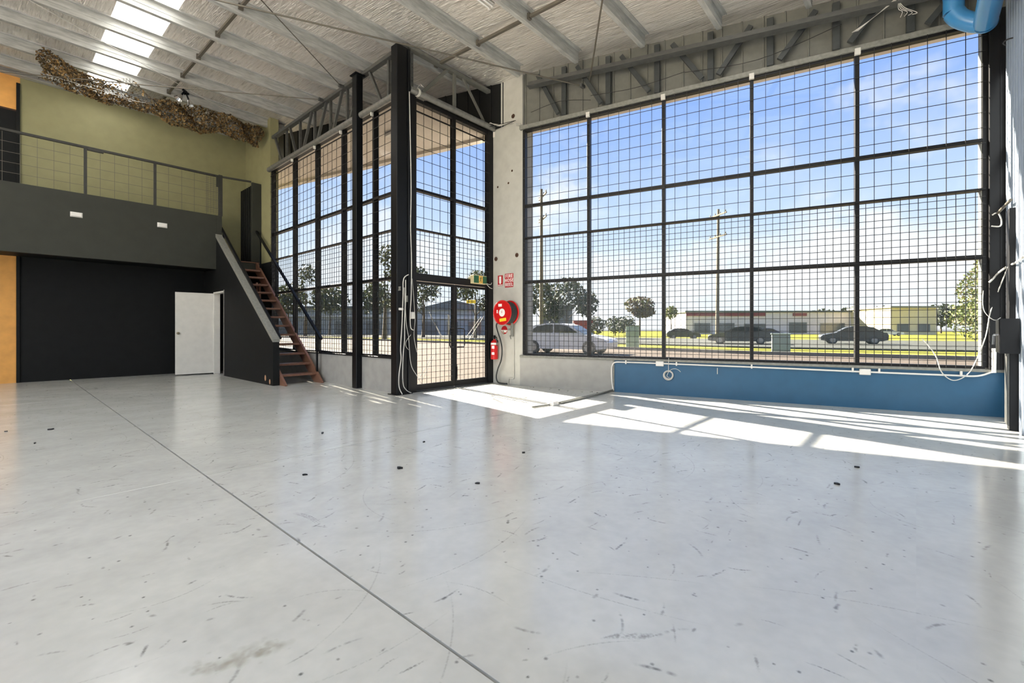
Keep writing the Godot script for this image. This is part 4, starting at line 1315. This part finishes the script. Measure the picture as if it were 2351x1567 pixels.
func car(label: String, at: Vector3, turn: float, color: Color, length := 4.6) -> void:
	var c := base("car", label, "car", Transform3D(facade().basis * Basis(Vector3.UP, turn), at), "cars on the street")
	var k := length / 4.6
	var paint := mat(color, 0.25, 0.2)
	paint.clearcoat_enabled = true
	paint.clearcoat = 0.6
	var dark := mat(Color(0.10, 0.12, 0.14), 0.08)
	var b := MB.new()
	var lower := PackedVector2Array([Vector2(-2.28, 0.35), Vector2(-2.30, 0.72), Vector2(-2.20, 0.92), Vector2(-1.70, 0.98), Vector2(0.75, 0.96), Vector2(1.55, 0.86), Vector2(2.12, 0.72), Vector2(2.28, 0.55), Vector2(2.25, 0.30), Vector2(1.85, 0.24), Vector2(-1.9, 0.24)])
	var roofline := PackedVector2Array([Vector2(-2.0, 0.96), Vector2(-1.35, 1.36), Vector2(-0.75, 1.45), Vector2(0.0, 1.44), Vector2(0.45, 1.34), Vector2(1.15, 0.92)])
	for i in lower.size():
		lower[i] = lower[i] * Vector2(k, 1.0)
	for i in roofline.size():
		roofline[i] = roofline[i] * Vector2(k, 1.0)
	b.prism(lower, -0.88, 0.88)
	part("body", b, paint, c)
	b = MB.new()
	b.prism(roofline, -0.74, 0.74)
	part("cabin", b, paint, c)
	for s in [-1.0, 1.0]:
		b = MB.new()
		b.prism(PackedVector2Array([Vector2(-1.70 * k, 1.0), Vector2(-1.22 * k, 1.31), Vector2(-0.72 * k, 1.39), Vector2(-0.40 * k, 1.39), Vector2(-0.40 * k, 1.0)]), s * 0.742, s * 0.752)
		part("side_window", b, dark, c)
		b = MB.new()
		b.prism(PackedVector2Array([Vector2(-0.34 * k, 1.0), Vector2(-0.34 * k, 1.39), Vector2(0.0, 1.38), Vector2(0.40 * k, 1.29), Vector2(0.84 * k, 1.0)]), s * 0.742, s * 0.752)
		part("side_window", b, dark, c)
		for x in [-1.38, 1.42]:
			var wt := Transform3D(Basis(Vector3.RIGHT, Vector3.BACK * s, Vector3.DOWN * s), Vector3(x * k, 0.32, s * 0.72))
			b = MB.new()
			b.lathe([Vector2(0.20, 0.20), Vector2(0.30, 0.20), Vector2(0.325, 0.17), Vector2(0.325, 0.0), Vector2(0, 0.0)], 20, wt)
			var wheel := part("wheel", b, M.rubber, c)
			b = MB.new()
			b.lathe([Vector2(0, 0.195), Vector2(0.05, 0.20), Vector2(0.19, 0.185), Vector2(0.205, 0.20)], 16, wt)
			part("rim", b, M.pipe, wheel)
	b = MB.new()
	b.quad(Vector3(0.47 * k, 1.34, -0.66), Vector3(0.47 * k, 1.34, 0.66), Vector3(1.13 * k, 0.945, 0.70), Vector3(1.13 * k, 0.945, -0.70), Vector3(0.5, 0.8, 0))
	part("windscreen", b, dark, c)
	for z in [-0.62, 0.62]:
		part("headlamp", boxed(Vector3(2.02 * k, 0.60, z - 0.18), Vector3(2.26 * k, 0.72, z + 0.18), 0.03), M.sign_white, c)

func tree(called: String, label: String, at: Vector3, height: float, blobs: Array, tones: Array, leaf: float, count: int, seed_: int) -> void:
	rng.seed = seed_
	var t := base(called, label, "tree", Transform3D(Basis.IDENTITY, at), "trees along the street")
	var b := MB.new()
	b.tube([Vector3.ZERO, Vector3(0.1, height * 0.3, 0.05), Vector3(0, height * 0.6, 0)], height * 0.022 + 0.06, 8, true, 0.05)
	for q in blobs:
		var cc: Vector3 = q[0]
		b.tube([Vector3(0.05, height * 0.3, 0.02), Vector3(cc.x * 0.5, lerpf(height * 0.3, cc.y, 0.6), cc.z * 0.5), cc], 0.07, 5, false, 0.02)
	part("trunk", b, mat(Color(0.30, 0.26, 0.22), 0.9), t)
	b = MB.new()
	b.use_col = true
	for k in count:
		var q: Array = blobs[k % blobs.size()]
		var cc: Vector3 = q[0]
		var rr: Vector3 = q[1]
		var d := Vector3(rng.randfn(), rng.randfn(), rng.randfn()).normalized() * pow(rng.randf(), 0.4)
		var p := cc + d * rr
		var a := Vector3(rng.randfn(), rng.randfn(), rng.randfn()).normalized()
		var e := a.cross(Vector3(rng.randfn(), rng.randfn(), rng.randfn())).normalized()
		var s := leaf * rng.randf_range(0.6, 1.3)
		b.c = tones[rng.randi() % tones.size()]
		b.quad(p - a * s, p + e * s * 0.6, p + a * s, p - e * s * 0.6, a.cross(e))
	var m := colored(0.7)
	m.backlight_enabled = true
	m.backlight = Color(0.5, 0.5, 0.35)
	var crown := part("crown", b, m, t)
	crown.set_meta("kind", "stuff")

func building(label: String, a: Vector3, b2: Vector3, depth: float, h: float, wall: Color, roof_c: Color, bands: Array, windows: Array, gable := 0.0) -> void:
	var d := b2 - a
	var ux := d.normalized()
	var fr := Transform3D(Basis(ux, Vector3.UP, ux.cross(Vector3.UP)), a)
	var n := base("building", label, "building", fr, "buildings across the street")
	var L := d.length()
	part("wall", boxed(Vector3(0, 0, -depth), Vector3(L, h, 0)), mat(wall, 0.8), n)
	var rb := MB.new()
	if gable > 0.0:
		rb.prism(PackedVector2Array([Vector2(-0.5, h), Vector2(L * 0.5, h + gable), Vector2(L + 0.5, h)]), -depth, 0.4)
	else:
		rb.box(Vector3(-0.3, h, -depth - 0.3), Vector3(L + 0.3, h + 0.45, 0.4))
	part("roof", rb, mat(roof_c, 0.8), n)
	for q in bands:
		part("fascia_band", boxed(Vector3(q[0] * L, q[2], 0), Vector3(q[1] * L, q[3], 0.25)), mat(q[4], 0.6), n)
	var glass := mat(Color(0.30, 0.33, 0.36), 0.2)
	for q in windows:
		var w := part("window_frame", boxed(Vector3(q[0] * L - 0.15, q[2] - 0.1, 0), Vector3(q[1] * L + 0.15, q[3] + 0.1, 0.08)), mat(Color(0.55, 0.55, 0.54), 0.6), n)
		part("pane", boxed(Vector3(q[0] * L, q[2], 0.08), Vector3(q[1] * L, q[3], 0.11)), glass, w)

func build_street() -> void:
	var lawn := grained(mat(Color(0.49, 0.49, 0.215), 1.0, 0.0, 0.1), 61, Vector3(0.12, 0.12, 0.12), 0.70, 0.03)
	var pave := grained(mat(Color(0.345, 0.315, 0.285), 0.95, 0.0, 0.2), 62, Vector3(0.15, 0.15, 0.15), 0.85, 0.02)
	var bounce_yard_m := grained(mat(Color(0.74, 0.72, 0.69), 0.95, 0.0, 0.2), 64, Vector3(0.15, 0.15, 0.15), 0.85, 0.02)  # kept pale so the unseen ground throws sunlight up to the ceiling
	var asphalt := grained(mat(Color(0.30, 0.31, 0.295), 0.95, 0.0, 0.2), 63, Vector3(0.2, 0.2, 0.2), 0.85, 0.03)
	var kerb_m := mat(Color(0.36, 0.35, 0.335), 0.9)
	ground_piece("ground", [[-260, 260], [260, 260], [260, -420], [-260, -420]], -0.5, -0.18, lawn, "wide mown verges and lawns of yellowed grass around the building")
	ground_piece("paving", [[60, 2.4], [60, -10.5], [4.3, -15.8], [-21, -24.2], [-100, -48], [-100, 2.4]], -0.17, -0.03, pave, "pinkish concrete forecourt outside the entry doors")
	ground_piece("yard", [[-60, 14], [60, 14], [60, 70], [-60, 70]], -0.17, -0.03, bounce_yard_m, "pale unseen concrete ground behind the warehouse, added to bounce sunlight inside")
	ground_piece("road", [[160, -26], [4.3, -27.5], [-21, -37], [-140, -70], [-140, -120], [-21, -62], [4.3, -55], [160, -52]], -0.17, -0.06, asphalt, "grey asphalt street crossing between two grass verges")
	ground_piece("road", [[-26, -36], [-30, -38], [-140, -60], [-140, -56]], -0.055, -0.04, pave, "pale side path across the far verge")
	var e := [[60, -10.5], [4.3, -15.8], [-21, -24.2], [-100, -48]]
	for i in 3:
		var b := MB.new()
		b.bar(facade() * Vector3(e[i][0], -0.02, e[i][1]), facade() * Vector3(e[i + 1][0], -0.02, e[i + 1][1]), 0.22, 0.28)
		one("kerb", b, kerb_m, ["low concrete kerb of the forecourt facing the street windows", "low concrete kerb of the forecourt facing the entry doors", "low concrete kerb of the forecourt far beyond the stair glazing"][i], "kerb", "", "structure")
	# cars
	car("silver sedan parked on the forecourt outside the street windows", fac(-4.0, -0.03, -12.6), 0.0, Color(0.66, 0.68, 0.71))
	car("dark grey sedan on the street beside the leaning pole", fac(2.9, -0.06, -33.5), PI, Color(0.16, 0.19, 0.23), 4.8)
	car("black hatchback on the street past the second window bar", fac(11.0, -0.06, -38.5), PI, Color(0.12, 0.14, 0.16), 4.5)
	car("dark car parked across the street before the pale shopfront", fac(-4.9, -0.15, -58.0), 0.3, Color(0.15, 0.18, 0.20), 4.4)
	car("navy car parked across the street behind the dark grey sedan", fac(5.4, -0.15, -60.0), 0.2, Color(0.12, 0.18, 0.32), 4.4)
	car("white car parked far off before the cream building", fac(27.4, -0.15, -110.0), 0.2, Color(0.85, 0.86, 0.86), 5.0)
	# street furniture
	for q in [["tall grey-green utility cabinet on the near grass verge", Vector3(-3.1, -0.17, -22.1), 0.75, 1.5], ["squat grey-green utility cabinet before the middle window bar", Vector3(5.1, -0.17, -16.6), 0.75, 1.05]]:
		var u := base("utility_cabinet", q[0], "cabinet", facade() * Transform3D(Basis.IDENTITY, q[1]))
		var gm := mat(Color(0.46, 0.52, 0.49), 0.6)
		part("body", boxed(Vector3(-q[2] * 0.5, 0.05, -0.25), Vector3(q[2] * 0.5, q[3], 0.25), 0.02), gm, u)
		part("lid", boxed(Vector3(-q[2] * 0.5 - 0.04, q[3], -0.29), Vector3(q[2] * 0.5 + 0.04, q[3] + 0.06, 0.29), 0.02), gm, u)
		part("door", boxed(Vector3(-q[2] * 0.42, 0.12, 0.25), Vector3(q[2] * 0.42, q[3] - 0.08, 0.265), 0.005), gm, u)
		part("plinth", boxed(Vector3(-q[2] * 0.55, 0.0, -0.3), Vector3(q[2] * 0.55, 0.06, 0.3), 0.01), kerb_m, u)
	for q in [["leaning timber power pole beyond the dark grey sedan", Vector3(44.2, -0.17, -13.8), 12.5, 0.35], ["tall timber power pole with cross arms beyond the silver sedan", Vector3(31.6, -0.17, -24.6), 13.6, 0.0]]:
		var p := base("power_pole", q[0], "pole", Transform3D(Basis.IDENTITY, q[1]))
		var wood := mat(Color(0.40, 0.37, 0.30), 0.9)
		var b := MB.new()
		b.tube([Vector3.ZERO, Vector3(q[3], q[2], 0)], 0.19, 10, true, 0.11)
		part("shaft", b, wood, p)
		for y in [q[2] - 0.6, q[2] - 2.6]:
			b = MB.new()
			b.bar(Vector3(-0.6, y, 1.0), Vector3(0.9, y, -1.0), 0.1, 0.12)
			part("cross_arm", b, wood, p)
			for k in 4:
				var s := (k - 1.5) / 1.7
				b = MB.new()
				b.lathe([Vector2(0, 0.22), Vector2(0.05, 0.2), Vector2(0.06, 0.08), Vector2(0.03, 0.06), Vector2(0.03, 0.0)], 8, Transform3D(Basis.IDENTITY, Vector3(0.15 + s * 0.75, y + 0.05, -s)))
				part("insulator", b, M.cap, p)
	var sg := base("road_sign", "small yellow arrow sign on a grey post across the forecourt", "sign", Transform3D(Basis(Vector3.UP, deg_to_rad(-45.0)), Vector3(37.9, -0.17, -40.2)))
	var sb := MB.new()
	sb.tube([Vector3(0.45, 0, 0), Vector3(0.45, 4.9, 0)], 0.05, 8)
	part("post", sb, M.pipe, sg)
	part("plate", boxed(Vector3(-0.6, 4.45, 0.05), Vector3(0.52, 4.85, 0.09)), M.sign_yellow, sg)
	sb = MB.new()
	sb.prism(PackedVector2Array([Vector2(-0.5, 4.65), Vector2(-0.3, 4.74), Vector2(-0.3, 4.675), Vector2(0.4, 4.675), Vector2(0.4, 4.625), Vector2(-0.3, 4.625), Vector2(-0.3, 4.56)]), 0.09, 0.095)
	part("arrow", sb, M.wire, sg)
	# trees
	var grey_green := [Color(0.045, 0.055, 0.035), Color(0.06, 0.075, 0.045), Color(0.035, 0.04, 0.03), Color(0.08, 0.085, 0.06)]
	var fresh := [Color(0.12, 0.15, 0.04), Color(0.16, 0.19, 0.05), Color(0.08, 0.11, 0.03), Color(0.20, 0.17, 0.08)]
	var plum := [Color(0.09, 0.06, 0.05), Color(0.12, 0.09, 0.06), Color(0.10, 0.12, 0.05), Color(0.07, 0.05, 0.04)]
	tree("dark_tree", "dark spreading tree behind the silver sedan", Vector3(53.8, -0.17, -37.4), 8.6, [[Vector3(0, 6.5, 0), Vector3(2.6, 2.4, 2.6)], [Vector3(1.8, 5.0, 2.2), Vector3(1.8, 2.0, 1.8)], [Vector3(-1.2, 4.2, -1.5), Vector3(1.8, 2.0, 1.8)]], grey_green, 0.30, 1700, 101)
	tree("dark_tree", "thin dark tree beside the tall power pole", Vector3(47.5, -0.17, -36.9), 8.0, [[Vector3(0, 6.4, 0), Vector3(1.7, 1.4, 1.7)], [Vector3(-1.0, 4.6, -1.4), Vector3(1.4, 1.4, 1.4)]], grey_green, 0.25, 900, 102)
	tree("round_tree", "round-headed purple-green tree standing alone on the far verge", Vector3(88.7, -0.17, -43.2), 8.4, [[Vector3(0, 6.4, 0), Vector3(3.2, 1.8, 3.2)], [Vector3(0.4, 5.0, 0.6), Vector3(2.6, 1.3, 2.6)]], plum, 0.32, 1500, 103)
	tree("small_tree", "small green tree past the round-headed tree", Vector3(107.7, -0.17, -44.3), 7.4, [[Vector3(0, 5.4, 0), Vector3(1.7, 1.6, 1.7)]], fresh, 0.30, 500, 104)
	for q in [[79.0, -47.6, 105], [84.6, -46.6, 106], [79.8, -41.6, 107]]:
		tree("roadside_bush", "dense roadside bush near the red shipping container", Vector3(q[0], -0.17, q[1]), 3.8, [[Vector3(0, 2.2, 0), Vector3(2.0, 1.8, 2.0)]], grey_green, 0.25, 600, q[2])
	tree("conifer", "tall pointed olive-green conifer by the corner post", Vector3(50.6, -0.17, 4.6), 10.5, [[Vector3(0, 2.2, 0), Vector3(2.9, 2.0, 2.9)], [Vector3(0, 4.4, 0), Vector3(2.3, 1.9, 2.3)], [Vector3(0.2, 6.2, 0.3), Vector3(1.6, 1.7, 1.6)], [Vector3(0.3, 8.0, 0.5), Vector3(0.9, 1.6, 0.9)]], fresh, 0.12, 11000, 108)
	for q in [[198.3, -25.2, 9.0, 111], [205.6, -16.9, 10.0, 112], [213.0, -8.7, 10.0, 113], [220.0, -0.4, 9.5, 114], [206.0, 6.1, 10.0, 115], [196.0, 13.0, 10.0, 116]]:
		tree("distant_tree", "distant dark green tree in the row beyond the buildings", Vector3(q[0], -0.17, q[1]), q[2], [[Vector3(0, q[2] * 0.6, 0), Vector3(4.6, q[2] * 0.38, 4.8)]], grey_green, 0.8, 450, q[3])
	tree("gum_tree", "tall loose gum tree seen through the glazing beside the corner column", Vector3(33.7, -0.17, -52.4), 12.8, [[Vector3(0.2, 11.0, 0), Vector3(1.7, 1.5, 1.7)], [Vector3(1.2, 8.6, 0.6), Vector3(1.5, 1.2, 1.5)], [Vector3(-0.8, 6.6, -0.6), Vector3(1.6, 1.2, 1.6)], [Vector3(0.9, 5.0, 1.0), Vector3(1.7, 1.3, 1.7)]], grey_green, 0.20, 1500, 121)
	tree("gum_tree", "tall gum tree over the near leaf of the entry doors", Vector3(43.3, -0.17, -56.7), 11.5, [[Vector3(-0.6, 9.4, -0.6), Vector3(1.6, 1.6, 1.6)], [Vector3(0.6, 7.2, 0.4), Vector3(2.2, 1.6, 2.2)], [Vector3(-1.6, 5.0, -1.2), Vector3(2.2, 1.6, 2.2)]], grey_green, 0.24, 1500, 122)
	tree("gum_tree", "gum tree behind the yellow arrow sign", Vector3(45.1, -0.17, -47.1), 10.5, [[Vector3(0.6, 8.6, 0.4), Vector3(1.8, 1.3, 1.8)], [Vector3(-1.0, 6.6, -1.0), Vector3(1.8, 1.3, 1.8)], [Vector3(1.4, 5.0, 1.2), Vector3(2.0, 1.3, 2.0)]], grey_green, 0.22, 1300, 123)
	tree("gum_tree", "sparse gum tree far beyond the stair handrail", Vector3(35.7, -0.17, -80.3), 13.5, [[Vector3(0.4, 11.0, 0), Vector3(2.2, 1.8, 2.2)], [Vector3(-1.4, 8.2, -0.8), Vector3(2.0, 1.4, 2.0)]], grey_green, 0.26, 700, 124)
	for q in [[40.0, -98.0, 131], [46.0, -92.0, 132], [30.0, -108.0, 133], [53.0, -86.0, 134]]:
		tree("distant_tree", "distant dark tree rising behind the long grey warehouse", Vector3(q[0], -0.17, q[1]), 11.0, [[Vector3(0, 7.4, 0), Vector3(4.0, 3.0, 4.0)]], grey_green, 0.45, 700, q[2])
	# buildings
	building("long white shopfront with a dark red fascia across the street", Vector3(125.2, -0.17, -47.3), Vector3(156.6, -0.17, -11.9), 20.0, 6.0, Color(0.80, 0.78, 0.78), Color(0.32, 0.36, 0.34), [[0.0, 0.46, 5.0, 5.9, Color(0.45, 0.16, 0.20)], [0.62, 0.70, 5.0, 5.8, Color(0.48, 0.20, 0.24)]], [[0.05, 0.14, 0.4, 3.0], [0.18, 0.28, 0.4, 3.0], [0.34, 0.46, 0.4, 2.8], [0.60, 0.70, 0.4, 3.2], [0.78, 0.92, 0.4, 3.0]])
	building("cream block building across the street near the conifer", Vector3(145.6, -0.17, -4.7), Vector3(153.1, -0.17, 3.7), 14.0, 6.6, Color(0.86, 0.80, 0.62), Color(0.5, 0.5, 0.45), [], [[0.15, 0.4, 0.8, 2.6], [0.6, 0.85, 0.8, 2.6]])
	building("dark grey shed behind the silver sedan", Vector3(57.2, -0.17, -44.6), Vector3(60.4, -0.17, -40.8), 8.0, 4.6, Color(0.42, 0.43, 0.43), Color(0.30, 0.31, 0.31), [], [[0.3, 0.7, 0.3, 2.6]])
	building("small red shipping container beyond the street", Vector3(71.4, -0.17, -47.6), Vector3(73.2, -0.17, -45.3), 2.4, 2.5, Color(0.55, 0.18, 0.15), Color(0.45, 0.15, 0.13), [], [])
	building("grey gabled warehouse straight beyond the entry doors", Vector3(60.5, -0.17, -82.5), Vector3(71.9, -0.17, -69.6), 24.0, 5.6, Color(0.58, 0.60, 0.61), Color(0.40, 0.42, 0.43), [[0.1, 0.9, 3.6, 4.1, Color(0.75, 0.75, 0.75)]], [[0.12, 0.3, 0.3, 3.0], [0.42, 0.56, 0.3, 3.0], [0.7, 0.86, 0.3, 3.0]], 2.2)
	building("long low grey warehouse beyond the stair glazing", Vector3(36.0, -0.17, -117.0), Vector3(60.0, -0.17, -90.5), 20.0, 6.2, Color(0.60, 0.62, 0.62), Color(0.42, 0.44, 0.45), [[0.0, 1.0, 4.2, 4.6, Color(0.80, 0.80, 0.80)]], [[0.06, 0.16, 0.3, 3.2], [0.24, 0.34, 0.3, 3.2], [0.44, 0.54, 0.3, 3.2], [0.64, 0.74, 0.3, 3.2], [0.84, 0.93, 0.3, 3.2]])

func _ready() -> void:
	set_view()
	make_materials()
	build_floor()
	build_roof()
	build_walls()
	build_columns()
	build_trusses()
	build_rods()
	build_windows()
	build_entry_doors()
	build_mezzanine()
	build_stairs()
	build_fire_gear()
	build_cables()
	build_services()
	build_net()
	build_litter()
	build_street()
